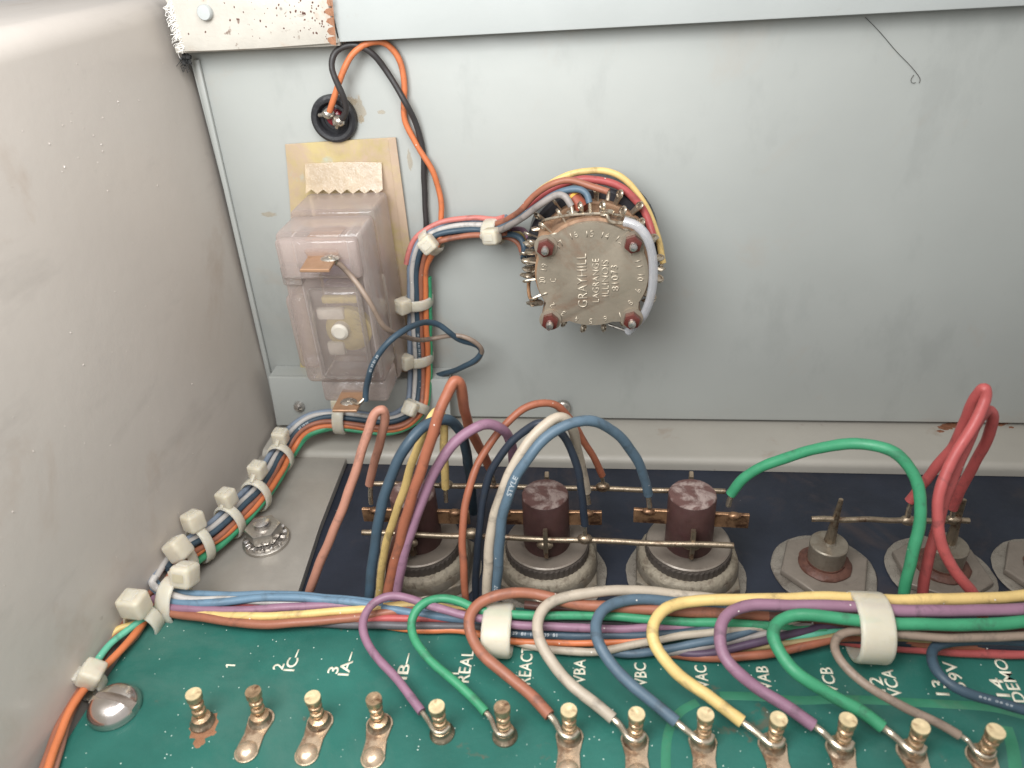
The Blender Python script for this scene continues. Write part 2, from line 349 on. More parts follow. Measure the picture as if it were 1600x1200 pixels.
# text -> mesh
GLY = {}
def text_bm(s, offset=0.0):
    c = bpy.data.curves.new('lettering', 'FONT'); c.body = s; c.size = 1.0; c.offset = offset; c.resolution_u = 3
    o = bpy.data.objects.new('lettering', c); col.objects.link(o)
    dg = bpy.context.evaluated_depsgraph_get(); dg.update()
    me = bpy.data.meshes.new_from_object(o.evaluated_get(dg)); bpy.data.objects.remove(o); bpy.data.curves.remove(c)
    bm = bmesh.new(); bm.from_mesh(me); bpy.data.meshes.remove(me)
    return bm
def flat_text(s, org, ud, vd, length, cap, thick, offset=0.012):
    """lettering with its baseline along ud, its height along vd, given total length and cap height (mm)"""
    bm = text_bm(s, offset)
    xs = [v.co.x for v in bm.verts]; x0, x1 = min(xs), max(xs)
    nd = ud.cross(vd).normalized()
    r = bmesh.ops.extrude_face_region(bm, geom=list(bm.faces))
    ex = {v for v in r['geom'] if isinstance(v, bmesh.types.BMVert)}
    k = length / (x1 - x0); h = cap / 0.70
    for v in bm.verts:
        u, t = (v.co.x - x0) * k, v.co.y * h
        v.co = org + ud * u + vd * t + nd * (thick if v in ex else 0)
    return bm

GA = 'wires arching up from the harness over the rectifiers'
GL = 'wires looping from the harness down to the turret terminals'
def wire(path, color, r, label, group=None, name='wire', tips=(), raw=False, sub=8, prints=None, cat='wire'):
    """path: 3D points. tips: lists of 3D points of the bare conductor"""
    P = path if raw else smooth_path(path, sub)
    r = r * (0.89 if group == GA else .94 if group == GL else 1.0)
    ph = [random.uniform(0, 6) for _ in range(6)]; d_ = 0; Q = [P[0]]
    for i in range(1, len(P)):
        d_ += (P[i] - P[i - 1]).length; e_ = min(1, d_ / 6) * min(1, (len(P) - 1 - i) / 6)
        Q.append(P[i] + Vector((math.sin(d_ * .35 + ph[0]) + .6 * math.sin(d_ * .9 + ph[1]), math.sin(d_ * .31 + ph[2]), math.sin(d_ * .4 + ph[3]) + .6 * math.sin(d_ * .8 + ph[4]))) * .075 * e_)
    P = Q
    root = empty(name, P[0], label, cat, group) if (tips or prints) else None
    bm = bmesh.new(); tube(bm, P, r)
    if root is None:
        o = link(name, bm, wmat(color)); tag(o, label, cat, group); return o, P
    link('insulation', bm, wmat(color), root)
    for tp in tips:
        bm = bmesh.new(); tube(bm, smooth_path(tp, 5), r * 0.55, n=10); link('bare_end', bm, m_smooth, root)
    if prints:
        for (s, f0, csz) in prints: print_on(P, r, s, f0, csz, root)
    return root, P
def print_on(P, r, s, f0, csz, root):
    """white lettering printed round a wire, starting at fraction f0 of its length"""
    L = [0]
    for i in range(1, len(P)): L.append(L[-1] + (P[i] - P[i - 1]).length)
    def at(d):
        d = max(0, min(L[-1] - 1e-4, d))
        for i in range(1, len(P)):
            if L[i] >= d:
                f = (d - L[i - 1]) / max(1e-9, L[i] - L[i - 1]); return P[i - 1].lerp(P[i], f), (P[i] - P[i - 1]).normalized()
        return P[-1], (P[-1] - P[-2]).normalized()
    bm = text_bm(s, 0.01)
    bmesh.ops.triangulate(bm, faces=bm.faces)
    bmesh.ops.subdivide_edges(bm, edges=[e for e in bm.edges if e.calc_length() > 0.15], cuts=2)
    for v in bm.verts:
        c, t = at(f0 * L[-1] + v.co.x * csz * 1.25)
        n = (CAM - c); n = (n - t * n.dot(t)).normalized(); b = n.cross(t)
        a = (v.co.y - 0.35) * csz / r
        v.co = c + (n * math.cos(a) + b * math.sin(a)) * (r + 0.025)
    link('lettering', bm, m_print, root, smooth=False, normals=False)

# ================================================================== THE CASE
WX = -80.0; BY = 151.0; ZD = -8.0
# left side sheet
bm = bmesh.new(); pts = [Vector((WX, -40, -22))]
for k in range(13):
    a_ = math.pi / 2 * k / 12; pts.append(Vector((WX - 4 + 4 * math.cos(a_), -40, 85.8 + 4 * math.sin(a_))))
pts += [Vector((WX - 75, -40, 89.8)), Vector((WX - 75, -40, 88.6)), Vector((WX - 4, -40, 88.6)), Vector((WX - 1.4, -40, 85.8)), Vector((WX - 1.4, -40, -22))]  # outward top flange, shaped to catch light and whiten the upper corner
prism(bm, pts, (0, BY + 46, 0))
o = link('side_wall', bm, m_wall); tag(o, 'warm grey painted steel side sheet on the left', kind='structure')
# back panel, a little wider fold at its left
bm = bmesh.new()
nx, nz = 60, 30
box(bm, (WX + 0.9, BY, -4.1), (150, BY + 1.5, 86), 0.4)
o = link('back_wall', bm, m_back); tag(o, 'blue grey painted steel back panel behind the switch', kind='structure')
bm = bmesh.new()
pts = [aty(305, 92, BY), aty(313, 92, BY), aty(438, 640, BY), aty(431, 640, BY)]
prism(bm, [p + Vector((0, -0.9, 0)) for p in pts], (0, 0.88, 0), 0.3)
o = link('fold', bm, m_back); o.name = 'panel_edge_fold'; tag(o, 'narrow folded edge strip down the left side of the back panel', 'edge strip')
# floor of the case, seen only in gaps
bm = bmesh.new(); box(bm, (WX - 2, -60, -24), (160, 160, -20.5)); o = link('floor', bm, m_floor, smooth=False); tag(o, kind='structure')
bm = bmesh.new(); box(bm, (WX + .02, 154, -20), (160, 156, 95)); o = link('leak_block', bm, m_floor, smooth=False); tag(o, kind='structure')  # dark sheet added behind the panel to stop light leaking through gaps
# top lip
LY = 146.5
a, b_ = aty(530, 66.5, LY), aty(1600, 9.5, LY)
dv = (b_ - a); b2 = a + dv * 1.5
bm = bmesh.new()
top = 101
prism(bm, [a, b2, Vector((b2.x, LY, top)), Vector((a.x - 1.5, LY, top))], (0, 1.2, 0), 0.35)
prism(bm, [a + Vector((0, 1.21, 5)), b2 + Vector((0, 1.21, 5)), b2 + Vector((0, 1.21, 6)), a + Vector((0, 1.21, 6))], (0, 6.2, 0))
o = link('top_lip', bm, m_lip); tag(o, 'cream painted folded steel lip running along the top of the back panel', 'lip')
# spot welded corner tab
TY = 145.2
ol = [(288, 81), (340, 78.5), (420, 74.5), (527, 67.5), (515, 22), (509, -25), (240, -25), (262, 2), (268, 14), (266, 26), (274, 36), (272, 48), (281, 58), (279, 70)]
bm = bmesh.new(); prism(bm, [aty(x, y, TY) for x, y in ol], (0, 1.1, 0), 0.25)
c0 = aty(291, 84, TY)
box(bm, (c0.x - 2.5, TY + 1.05, c0.z), (aty(527, 67, TY).x, BY + 1, c0.z + 1.2), 0.1)
root = empty('corner_tab', aty(288, 81, TY), 'rust pitted cream corner tab welded over the left end of the top lip', 'corner tab')
link('plate', bm, m_tab, root)
bm = bmesh.new(); p = aty(322, 19, TY); lathe(bm, [(1.35, 0), (1.35, 0.8), (1.15, 1.1), (0.3, 1.15)], 20, p, 'y'); link('rivet', bm, m_lip, root)
bm = bmesh.new()
for i in range(90):
    x = random.gauss(490, 26) if i % 3 else random.gauss(400, 40); y = random.uniform(-5, 62)
    if x > 521 or x < 285: continue
    q = aty(x, y, TY); n0 = len(bm.verts); blob(bm, q, random.uniform(.06, .2), (1, .15, 1.2), n=1, rough=.7)
q = link('rust_pits', bm, m_redrust, root); q['kind'] = 'stuff'
for k in range(5):
    y0 = -4 + k * 15; pts = [aty(522 - k * .3 + (y0 - 20) * .1 + dx, y0 + dy, TY - .02) for dx, dy in ((0, 0), (-5 - random.random() * 8, 3), (-9 - random.random() * 8, 8), (-4 - random.random() * 6, 13), (1, 15))]
    bm = bmesh.new(); prism(bm, pts, (0, -.03, 0)); link('rust_patch', bm, m_stain2, root)
# rusty frayed corner under the tab
bm = bmesh.new()
p = aty(291, 88, 147.5)
for i in range(26):
    d = Vector((random.uniform(-1, 1.2), random.uniform(-1, .6), random.uniform(-1.6, .4)))
    blob(bm, p + d * 0.8, random.uniform(.15, .5), n=1, rough=.6)
for i in range(22):
    q = p + Vector((random.uniform(-.8, .8), random.uniform(-.4, .3), 0)); tube(bm, smooth_path([q, q + Vector((random.uniform(-.8, .3), -.3, random.uniform(-1.4, -.5))), q + Vector((random.uniform(-1.6, .3), -.4, random.uniform(-3, -1)))], 3), .05, n=5)
o = link('rust_clump', bm, m_floor); tag(o, 'dark frayed rust and lint clump at the corner under the tab', 'rust clump')
# lint along the torn left edge of the tab
bm = bmesh.new()
for i in range(90):
    t = random.random(); q = aty(266 + 22 * t + random.uniform(-2, 3), 2 + 78 * t, TY)
    tube(bm, smooth_path([q, q + Vector((random.uniform(-1.6, .2), random.uniform(-.8, 0), random.uniform(-.8, .5))), q + Vector((random.uniform(-1.6, -.2), random.uniform(-.8, 0), random.uniform(-1.2, .4)))], 3), .035, n=4)
o = link('lint', bm, m_lintm); tag(o, 'white fuzzy lint along the left edge of the corner tab', 'lint', kind='stuff')
# lower pale flange of the back panel
FY = 145.5
bm = bmesh.new()
prism(bm, [aty(x, y, FY) for x, y in [(419, 590), (700, 594), (705, 665), (432, 665)]], (0, 1.2, 0), 0.3)
q0 = aty(419, 590, FY); q1 = aty(700, 594, FY)
prism(bm, [q0 + Vector((0, 1.2, 0)), q1 + Vector((0, 1.2, 0)), q1 + Vector((0, 1.2, -1)), q0 + Vector((0, 1.2, -1))], (0, BY - FY - 1.3, 0))
root = empty('lower_flange', q0, 'pale blue painted flange low behind the meter with a small screw', 'flange')
link('plate', bm, m_back, root)
bm = bmesh.new(); p = aty(468, 634, FY); lathe(bm, [(1.3, 0), (1.3, .5), (1.0, 1.1), (.4, 1.4), (.05, 1.45)], 16, p, 'y'); link('screw_head', bm, m_steel, root)
# screw tip on the back wall above the ledge
root = empty('screw_nub', aty(880, 634, BY), 'small white capped screw nub low on the back panel behind the rust wire', 'screw')
bm = bmesh.new(); lathe(bm, [(1.7, 0), (1.7, 1.2), (1.2, 1.6), (.2, 1.7)], 18, aty(880, 634, BY), 'y'); link('screw_head', bm, m_nut, root)
bm = bmesh.new(); lathe(bm, [(0.9, 1.6), (0.9, 4.5), (.6, 5)], 14, aty(880, 634, BY), 'y'); link('shank', bm, m_lip, root)
# ledge
bm = bmesh.new()
e0, e1 = atz(548, 709, -5), atz(1600, 723, -5)
e1 = e0 + (e1 - e0) * 1.3
rad = 1.6; prof = []
for k in range(7):
    a_ = math.pi / 2 * k / 6; prof.append((-rad * math.sin(a_) , -5 - rad * (1 - math.cos(a_))))
sec = [(BY - e0.y + 2.9, -5.0)] + [(p0 + rad, p1) for p0, p1 in prof] + [(0.0, -7.9), (1.0, -7.9), (1.0, -6.2), (BY - e0.y + 2.9, -6.2)]
L0 = [Vector((WX + 1.0, e0.y + s[0], s[1])) for s in sec]
prism(bm, L0, (e1.x - WX, 0, 0))
o = link('ledge', bm, m_ledge); tag(o, 'grey painted folded ledge with rust spots along the foot of the back panel', 'ledge')
LEDGE_Y = e0.y
for (x, y, r_) in ((1478, 668, 1.1), (1487, 664, 1.3), (1497, 660, .9), (1470, 674, .6), (1562, 663, .9), (1572, 660, .7), (1580, 668, .4)):
    p = atz(x, y, -5); bm = bmesh.new(); lathe(bm, [(r_, .003), (r_ * .75, .12), (.1, .05)], 16, p, wob=.6)
    bmesh.ops.scale(bm, vec=(1.4, .8, 1), verts=bm.verts, space=Matrix.Translation(-p)); q = link('rust_chip', bm, m_rust, o)
# ridge of lifted paint and grit on the side sheet
o = bpy.data.objects['side_wall']
bm = bmesh.new()
for i in range(26):
    x, y = random.gauss(160, 60), random.gauss(200, 70)
    if x < 5 or y < 20: continue
    blob(bm, atx(x, y, WX + .02), random.uniform(.05, .16), n=1, rough=.6)
for (x, y) in ((160, 236), (110, 520), (158, 226), (52, 705), (300, 600), (130, 570), (20, 800)): blob(bm, atx(x, y, WX + .01), .15, n=1, rough=.6)
for i in range(45): blob(bm, atx(random.uniform(0, 330), random.uniform(60, 1000), WX + .02), random.uniform(.04, .09), n=1, rough=.5)
q = link('grit', bm, m_wall, o); q['kind'] = 'stuff'
# dark plate
bm = bmesh.new(); box(bm, (-76, 70, ZD - 2.5), (150, 143, ZD), 0.3)
o = link('mounting_plate', bm, m_dark, smooth=True); tag(o, 'black anodised mounting plate under the row of rectifiers', 'plate')
# corner bracket with nut
zb = -6.3
ol = [(547, 706), (541, 715), (500, 820), (464, 930), (452, 965), (200, 965), (250, 900), (330, 800), (440, 672), (520, 672), (548, 700)]
bm = bmesh.new(); prism(bm, [atz(x, y, zb) for x, y in ol], (0, 0, -1.6), 0.35)
o = link('corner_bracket', bm, m_bracket); tag(o, 'grey zinc corner bracket holding the dark plate beside the harness', 'bracket')

pn = atz(417, 846, zb)
root = empty('hex_nut', pn, 'zinc hex nut on a toothed washer bolted to the grey bracket', 'nut')
bm = bmesh.new(); lathe(bm, [(2.6, 0.02), (4.7, 0.02), (4.7, .7), (4.4, .9), (2.6, .9)], 40, pn); link('flat_washer', bm, m_nut, root)
bm = bmesh.new(); lathe(bm, [(1.5, .9), (3.6, .9), (3.6, 1.5), (1.5, 1.5)], 36, pn)
for k in range(14):
    a_ = 2 * math.pi * k / 14; Mx = Matrix.Translation(pn + Vector((0, 0, 1.3))) @ Matrix.Rotation(a_, 4, 'Z') @ Matrix.Rotation(0.5, 4, 'X')
    box(bm, (3.2, -.35, -.35), (4.3, .35, .35), .08, 1, Mx)
link('toothed_washer', bm, m_steel, root)
bm = bmesh.new(); ngon(bm, 3.6, 1.6, 4.2, 6, pn, rot=.35, bev=.35); link('nut', bm, m_nut, root)
bm = bmesh.new(); lathe(bm, [(1.7, 4.1), (1.75, 4.6), (1.6, 5.3), (1.0, 5.6), (.1, 5.65)], 24, pn); link('bolt_end', bm, m_steel, root)
# ================================================================== CIRCUIT BOARD
pcb = empty('circuit_board', (0, 70, 0), 'green circuit board with a row of turret terminals and cream lettering', 'circuit board')
bm = bmesh.new()
box(bm, (-77.6, 30, -1.6), (150, 89, 0), 0.12, 1)
link('board', bm, m_pcb, pcb)
X1, Y1 = Vector((1, 0, 0)), Vector((0, 1, 0))
TXT = [("1", (367, 1041), (370, 1034), 1.55), ("2", (441, 1047), (445, 1037), 1.7), ("IC\u2013", (459, 1049), (472, 1015), 1.75),
       ("3", (527, 1053), (531, 1042), 1.7), ("IA\u2013", (544, 1056), (557, 1019), 1.75), ("IB\u2013", (635, 1062), (646, 1021), 1.75),
       ("1", (717, 1054), (720, 1045), 1.7), ("REAL", (732, 1067), (743, 1016), 1.9), ("1", (809, 1058), (811, 1049), 1.7), ("REACT", (828, 1070), (837, 1010), 1.9),
       ("VBA", (914, 1069), (915, 1030), 1.8), ("VBC", (1011, 1073), (1009, 1036), 1.8), ("VAC", (1108, 1076), (1105, 1040), 1.8), ("VAB", (1207, 1079), (1200, 1041), 1.8),
       ("VCB", (1311, 1084), (1302, 1043), 1.8), ("12", (1384, 1081), (1378, 1058), 1.8), ("VCA", (1411, 1090), (1401, 1046), 1.8),
       ("13", (1484, 1087), (1477, 1063), 1.8), ("39V", (1511, 1077), (1496, 1034), 1.8), ("14", (1579, 1089), (1568, 1060), 1.8),
       ("DEMO", (1605, 1098), (1583, 1030), 1.7)]
for s, p0, p1, cap in TXT:
    A, B = atz(*p0, 0.0), atz(*p1, 0.0)
    L_ = B.y - A.y
    if s == '1':
        bm = bmesh.new(); o1 = Vector((A.x, A.y, .004))
        prism(bm, [o1 - X1 * u + Y1 * v for u, v in ((0, 0), (0, .28), (cap, .28), (cap, .04), (cap * .80, -.34), (cap * .68, -.34), (cap * .78, 0))], (0, 0, .03)); link('lettering', bm, m_ink, pcb, smooth=False); continue
    bm = flat_text(s, Vector((A.x, A.y, 0.004)), Y1, -X1, L_, cap, 0.03, 0.014)
    link('lettering', bm, m_ink, pcb, smooth=False)
# tracks under the mask
def track(pts, wd):
    P = smooth_path([atz(x, y, 0) for x, y in pts], 6)
    bm = bmesh.new(); prev = None
    for i, p in enumerate(P):
        t = (P[min(i + 1, len(P) - 1)] - P[max(i - 1, 0)]).normalized(); n = Vector((-t.y, t.x, 0))
        r_ = [bm.verts.new(Vector((p.x, p.y, 0)) + n * wd / 2 + Vector((0, 0, .0))), bm.verts.new(Vector((p.x, p.y, 0)) + n * (wd / 2 - .06) + Vector((0, 0, .035))),
              bm.verts.new(Vector((p.x, p.y, 0)) - n * (wd / 2 - .06) + Vector((0, 0, .035))), bm.verts.new(Vector((p.x, p.y, 0)) - n * wd / 2 + Vector((0, 0, 0)))]
        if prev:
            for k in range(3): bm.faces.new((prev[k], prev[k + 1], r_[k + 1], r_[k]))
        prev = r_
    link('copper_trace', bm, m_trace, pcb)
track([(1042, 1230), (1040, 1180), (1045, 1140), (1062, 1112), (1090, 1097)], 1.3)
track([(1125, 1087), (1180, 1088), (1250, 1095), (1310, 1092), (1400, 1096), (1470, 1100), (1540, 1104), (1580, 1112), (1640, 1130)], 1.4)
track([(1572, 1135), (1582, 1165), (1590, 1230)], 1.6)

# turret terminals
POSTS = [(317, 1129), (408, 1126), (500, 1130), (593, 1134), (691, 1146), (789, 1150), (890, 1153), (992, 1158), (1098, 1161), (1207, 1166), (1313, 1171), (1424, 1177), (1533, 1184)]
def post_bm():
    bm = bmesh.new()
    pr = [(1.85, 0.0), (1.8, .25), (1.5, .55), (1.35, .8), (1.35, 1.35), (.95, 1.5), (.72, 1.6), (.7, 2.15), (.92, 2.25), (1.0, 2.4), (1.0, 2.85), (.9, 3.0), (.62, 3.1), (.62, 3.6),
          (.9, 3.7), (1.0, 3.85), (1.0, 4.3), (.9, 4.45), (.64, 4.55), (.64, 5.05), (1.02, 5.15), (1.14, 5.3), (1.15, 6.2), (1.12, 6.35), (.5, 6.36), (.3, 6.28), (.02, 6.27)]
    lathe(bm, pr, 28, wob=0.02); return bm
p0 = None; PB = []
tilt = [(-.03, .05), (-.06, .02), (.02, .03), (-.02, .0), (.01, .02), (0, .03), (0, 0), (.02, 0), (0, .02), (-.02, 0), (.02, .03), (.0, .05), (.05, 0)]
for i, (x, y) in enumerate(POSTS):
    p = atz(x, y, 0.0); PB.append(p)
    if p0 is None:
        p0 = link('turret_terminal', post_bm(), [m_gold, m_head, m_rod], pcb, local=True); o = p0
        for f in p0.data.polygons: f.material_index = 1 if f.center.z > 6.2 * S else (2 if f.center.z < 1.4 * S else 0)
    else:
        o = inst(p0, 'turret_terminal', pcb)
    if i in (1, 3, 5):
        if 'pdk' not in globals():
            pdk = p0.data.copy(); pdk.materials[1] = m_gold
        o.data = pdk
    o.location = (p - Vector((0, 70, 0))) * S; o.rotation_euler = (tilt[i][1], tilt[i][0], random.uniform(0, 6))
def pad_bm(L_, w_, dome):
    bm = bmesh.new(); pts = []
    r0, r1 = 2.0, w_
    for k in range(13): a_ = math.pi * k / 12; pts.append(Vector((r0 * math.cos(a_), r0 * math.sin(a_), .0)))
    pts.append(Vector((-1.35, -2.4, 0)))
    for k in range(13): a_ = math.pi + math.pi * k / 12; pts.append(Vector((r1 * math.cos(a_), -L_ + r1 * math.sin(a_), 0)))
    pts.append(Vector((1.35, -2.4, 0)))
    prism(bm, pts, (0, 0, .28), 0.12)
    if dome: lathe(bm, [(r1 * .92, .2), (r1 * .8, .65), (r1 * .55, 1.0), (r1 * .28, 1.2), (.05, 1.25)], 22, (0, -L_, 0), wob=.03)
    return bm
pd = None
for i in (1, 2, 3, 6, 7, 8, 9, 10, 11, 12):
    if pd is None: pd = link('solder_pad', pad_bm(5.0, 1.75, True), m_pad, pcb, local=True); o = pd
    else: o = inst(pd, 'solder_pad', pcb)
    o.location = (PB[i] + Vector((0, 0, .01)) - Vector((0, 70, 0))) * S; o.rotation_euler = (0, 0, random.uniform(-.08, .08))
# rust spots by the first post
for (x, y, r_) in ((311, 1160, .8), (318, 1133, 2.1), (300, 1150, .4), (333, 1145, .45)):
    p = atz(x, y, 0); bm = bmesh.new(); lathe(bm, [(r_, .003), (r_ * .7, .06), (.1, .08)], 18, p, wob=.35); link('rust_spot', bm, m_stain2, pcb)
# pan head screw on the board
ps = atz(181, 1108, 0)
root = empty('pan_head_screw', ps, 'shiny slotted pan head screw at the left corner of the green board', 'screw')
bm = bmesh.new()
prof = [(3.75, 0.02), (3.9, .3), (3.85, .9), (3.6, 1.5), (3.1, 2.2), (2.4, 2.75), (1.6, 3.05), (.65, 3.2)]
# head split by a slot: two halves
nseg = 40
for sgn in (1, -1):
    h = 0.62
    rings = []
    for (r_, z_) in prof:
        ring = []
        a0 = math.asin(min(1, h / r_))
        for k in range(nseg // 2 + 1):
            a_ = a0 + (math.pi - 2 * a0) * k / (nseg // 2)
            ring.append(bm.verts.new(Vector((r_ * math.cos(a_), sgn * r_ * math.sin(a_), z_))))
        rings.append(ring)
    for k in range(len(rings) - 1):
        for i in range(len(rings[0]) - 1): bm.faces.new((rings[k][i], rings[k][i + 1], rings[k + 1][i + 1], rings[k + 1][i]))
    bm.faces.new(rings[-1])
    for k in range(len(rings) - 1): bm.faces.new((rings[k][0], rings[k + 1][0], rings[k + 1][-1], rings[k][-1]))
box(bm, (-3.75, -.66, .02), (3.75, .66, 1.55))
for v in bm.verts: v.co = Matrix.Rotation(-.10, 3, 'Z') @ v.co + ps
link('head', bm, m_polish, root, auto=40)

# ================================================================== RECTIFIERS
def stud_unit(c):
    """tall unit on the dark plate; c is its foot"""
    root = empty('rectifier', c, '', 'rectifier', 'tall rectifiers with brown posts')
    def lk(n, bm, mt, **k): return link(n, bm, mt, root, **k)
    bm = bmesh.new(); lathe(bm, [(3, .01), (10.9, .01), (11.0, .35), (10.6, .55), (3, .55)], 48, c, wob=.02); lk('mica_washer', bm, m_mica)
    bm = bmesh.new(); ngon(bm, 10.6, .56, 3.2, 6, c, rot=.52, bev=.5, seg=3); lk('hex_base', bm, m_case)
    bm = bmesh.new(); lathe(bm, [(3, 3.2), (9.3, 3.2), (9.2, 4.3), (9.0, 4.7), (3, 4.7)], 56, c, wob=.003); lk('case', bm, m_case)
    bm = bmesh.new(); lathe(bm, [(3, 4.71), (8.95, 4.71), (8.9, 5.4), (8.6, 5.9), (8.2, 6.2), (7.7, 6.4), (3, 6.4)], 72, c, wob=.018); lk('crusted_ring', bm, m_crust)
    bm = bmesh.new(); n = 96; rings = []
    for (r_, z_) in [(7.7, 6.3), (7.75, 6.5), (7.75, 8.0), (7.6, 8.3)]:
        rings.append([bm.verts.new(c + Vector(((r_ - (.14 if i % 2 and r_ > 7.6 else 0)) * math.cos(2 * math.pi * i / n), (r_ - (.14 if i % 2 and r_ > 7.6 else 0)) * math.sin(2 * math.pi * i / n), z_))) for i in range(n)])
    for k in range(3):
        for i in range(n): bm.faces.new((rings[k][i], rings[k][(i + 1) % n], rings[k + 1][(i + 1) % n], rings[k + 1][i]))
    bm.faces.new(rings[0]); bm.faces.new(rings[-1]); lk('knurled_ring', bm, m_knurl, smooth=False)
    bm = bmesh.new(); lathe(bm, [(4, 8.2), (7.35, 8.31), (7.45, 8.6), (7.2, 8.8), (5.0, 8.7), (4.6, 8.5)], 48, c); lk('disc', bm, m_disc)
    bm = bmesh.new(); lathe(bm, [(4.25, 8.4), (4.2, 12), (4.15, 19.4), (4.05, 19.6)], 40, c, wob=.004); lk('post', bm, m_post)
    bm = bmesh.new(); lathe(bm, [(4.1, 19.6), (4.0, 19.8), (3.4, 19.95), (1.6, 20.0), (.05, 19.92)], 32, c, wob=.02); lk('post_top', bm, m_posttop)
    for sx in (-1, 1):
        bm = bmesh.new(); z0 = 14.3
        box(bm, (min(sx * 4.0, sx * 10.0), -.35, z0 - 1.6), (max(sx * 4.0, sx * 10.0), .35, z0 + 1.5), .12, 1)
        for v in bm.verts: v.co += c
        blob(bm, c + Vector((sx * 7.4, -.3, z0 + 1.2)), 1.0, (1.2, .8, .7)); lk('side_tab', bm, m_copper)
    for sy, zz in ((-1, 13.0), (1, 16.3)):
        bm = bmesh.new()
        y0 = sy * 4.05; y1 = sy * 6.6
        prism(bm, [c + Vector((-.3, y0, zz - 4.3)), c + Vector((-.3, y1 - sy * .8, zz - 3.2)), c + Vector((-.3, y1, zz)), c + Vector((-.3, y1 - sy * .5, zz + 3.6)), c + Vector((-.3, y0 + sy * .9, zz + 3.2))], (.8, 0, 0), .1, 1)
        blob(bm, c + Vector((0, sy * 5.7, zz)), 1.0, (1.5, .85, .9)); lk('spade', bm, m_rod)
    return root
D = []
FEET = [((664, 893), 'leftmost tall rectifier, half hidden behind the loops of coloured wires'), ((857, 897), 'tall rectifier with brown post between the cream wire and the blue wire end'),
        ((1071, 899), 'tall rectifier with scuffed brown post, green wire soldered to its right tab')]
for (x, y), lb in FEET:
    c = atz(x, y, ZD); D.append(c)
    if len(D) == 1: proto = stud_unit(c); o = proto
    else: o = copy_tree(proto); o.location = c * S; ORG[o.name] = c
    o['label'] = lb
    o.rotation_euler.z = (0, .03, -.04)[len(D) - 1]
def small_unit(c):
    root = empty('stud_diode', c, '', 'diode', 'small stud diodes on flat hex nuts')
    def lk(n, bm, mt, **k): return link(n, bm, mt, root, **k)
    bm = bmesh.new(); lathe(bm, [(3, .01), (9.2, .01), (9.3, .3), (9.0, .5), (3, .5)], 48, c, wob=.02); lk('washer', bm, m_mica)
    bm = bmesh.new(); ngon(bm, 8.3, .5, 1.9, 6, c, rot=.2, bev=.4, seg=3); lk('hex_nut', bm, m_disc)
    bm = bmesh.new(); lathe(bm, [(1, 1.9), (4.6, 1.9), (4.7, 2.2), (4.3, 2.6), (3.4, 2.9), (3.4, 3.2)], 36, c, wob=.05); lk('seal', bm, m_redrust)
    bm = bmesh.new(); lathe(bm, [(3.2, 2.9), (3.25, 6.2), (3.35, 6.5), (3.35, 7.0), (3.15, 7.25), (1.2, 7.3), (1.0, 7.7), (.05, 7.75)], 36, c); lk('can', bm, m_case)
    bm = bmesh.new(); tube(bm, smooth_path([c + Vector((0, 0, 7.5)), c + Vector((.1, 0, 10)), c + Vector((.2, .2, 12)), c + Vector((.35, .3, 14)), c + Vector((.5, .3, 17.2))], 3), 1.0, n=10, r2=.4, sx=1.0)
    lk('pin', bm, m_rod)
    return root
D2 = []
for (x, y), lb in [((1286, 893), 'small stud diode with reddish seal directly left of the green loop wire'), ((1468, 896), 'small stud diode behind the red and green wires'), ((1640, 900), 'small rusty stud diode cut off by the right edge of the picture')]:
    c = atz(x, y, ZD); D2.append(c)
    if len(D2) == 1: proto2 = small_unit(c); o = proto2
    else: o = copy_tree(proto2); o.location = c * S; ORG[o.name] = c
    o['label'] = lb; o.rotation_euler.z = (0, .4, .9)[len(D2) - 1]
# bus rods
def rod(p, q, r_, label, blobs=()):
    root = empty('bus_rod', p, label, 'rod', 'bare tinned bus rods joining the rectifiers')
    bm = bmesh.new(); P = [p.lerp(q, i / 24) + Vector((0, 0, .12 * math.sin(i * .9))) for i in range(25)]; tube(bm, P, r_, n=12); link('rod', bm, m_rod, root)
    for b in blobs: bm = bmesh.new(); blob(bm, b, 1.05, (1.3, .9, .9), n=3, rough=.08); link('solder_joint', bm, m_rod, root)
    return root
yf = D[1].y - 5.6; yr = D[1].y + 5.8
R1a, R1b = aty(566, 832, yf), aty(1146, 853, yf)
rod(R1a, R1b, .52, 'bare rod across the fronts of the brown posts', [aty(737, 833, yf), aty(914, 842, yf)])
rod(aty(585, 756, yr), aty(1133, 768, yr), .5, 'bare rod passing behind the brown posts', [aty(942, 761, yr), aty(697, 757, yr)])
yd = D2[0].y + .2
rod(aty(1268, 811, yd), aty(1514, 814, yd), .52, 'short bare rod joining the two small stud diodes on the right', [aty(1419, 813, yd), aty(1490, 812, yd)])

# ================================================================== ARCHING WIRES (start depth, end depth)
def arch(pix, y0, y1=None):
    d = [0]
    for i in range(1, len(pix)): d.append(d[-1] + math.hypot(pix[i][0] - pix[i - 1][0], pix[i][1] - pix[i - 1][1]))
    out = []
    for i, p in enumerate(pix):
        f = d[i] / d[-1]
        if isinstance(y0, list):
            g = f * (len(y0) - 1); k = min(int(g), len(y0) - 2); yy = y0[k] + (y0[k + 1] - y0[k]) * (g - k)
        else:
            f = f * f * (3 - 2 * f); yy = y0 + (y1 - y0) * f
        out.append(aty(p[0], p[1], yy))
    return out
GA = 'wires arching up from the harness over the rectifiers'
def tipto(P, px, py, y, bend=0.0):
    e = P[-1]; q = aty(px, py, y); return [e + (P[-2] - e) * .5, e.lerp(q, .5), q]
def awire(pix, c, r_, y0, y1, label, tip=None, **k):
    P = arch(pix, y0, y1)
    tips = [tipto(P, *tip)] if tip else ()
    return wire(P, c, r_, label, GA, tips=tips, **k)
yt = D[0].y
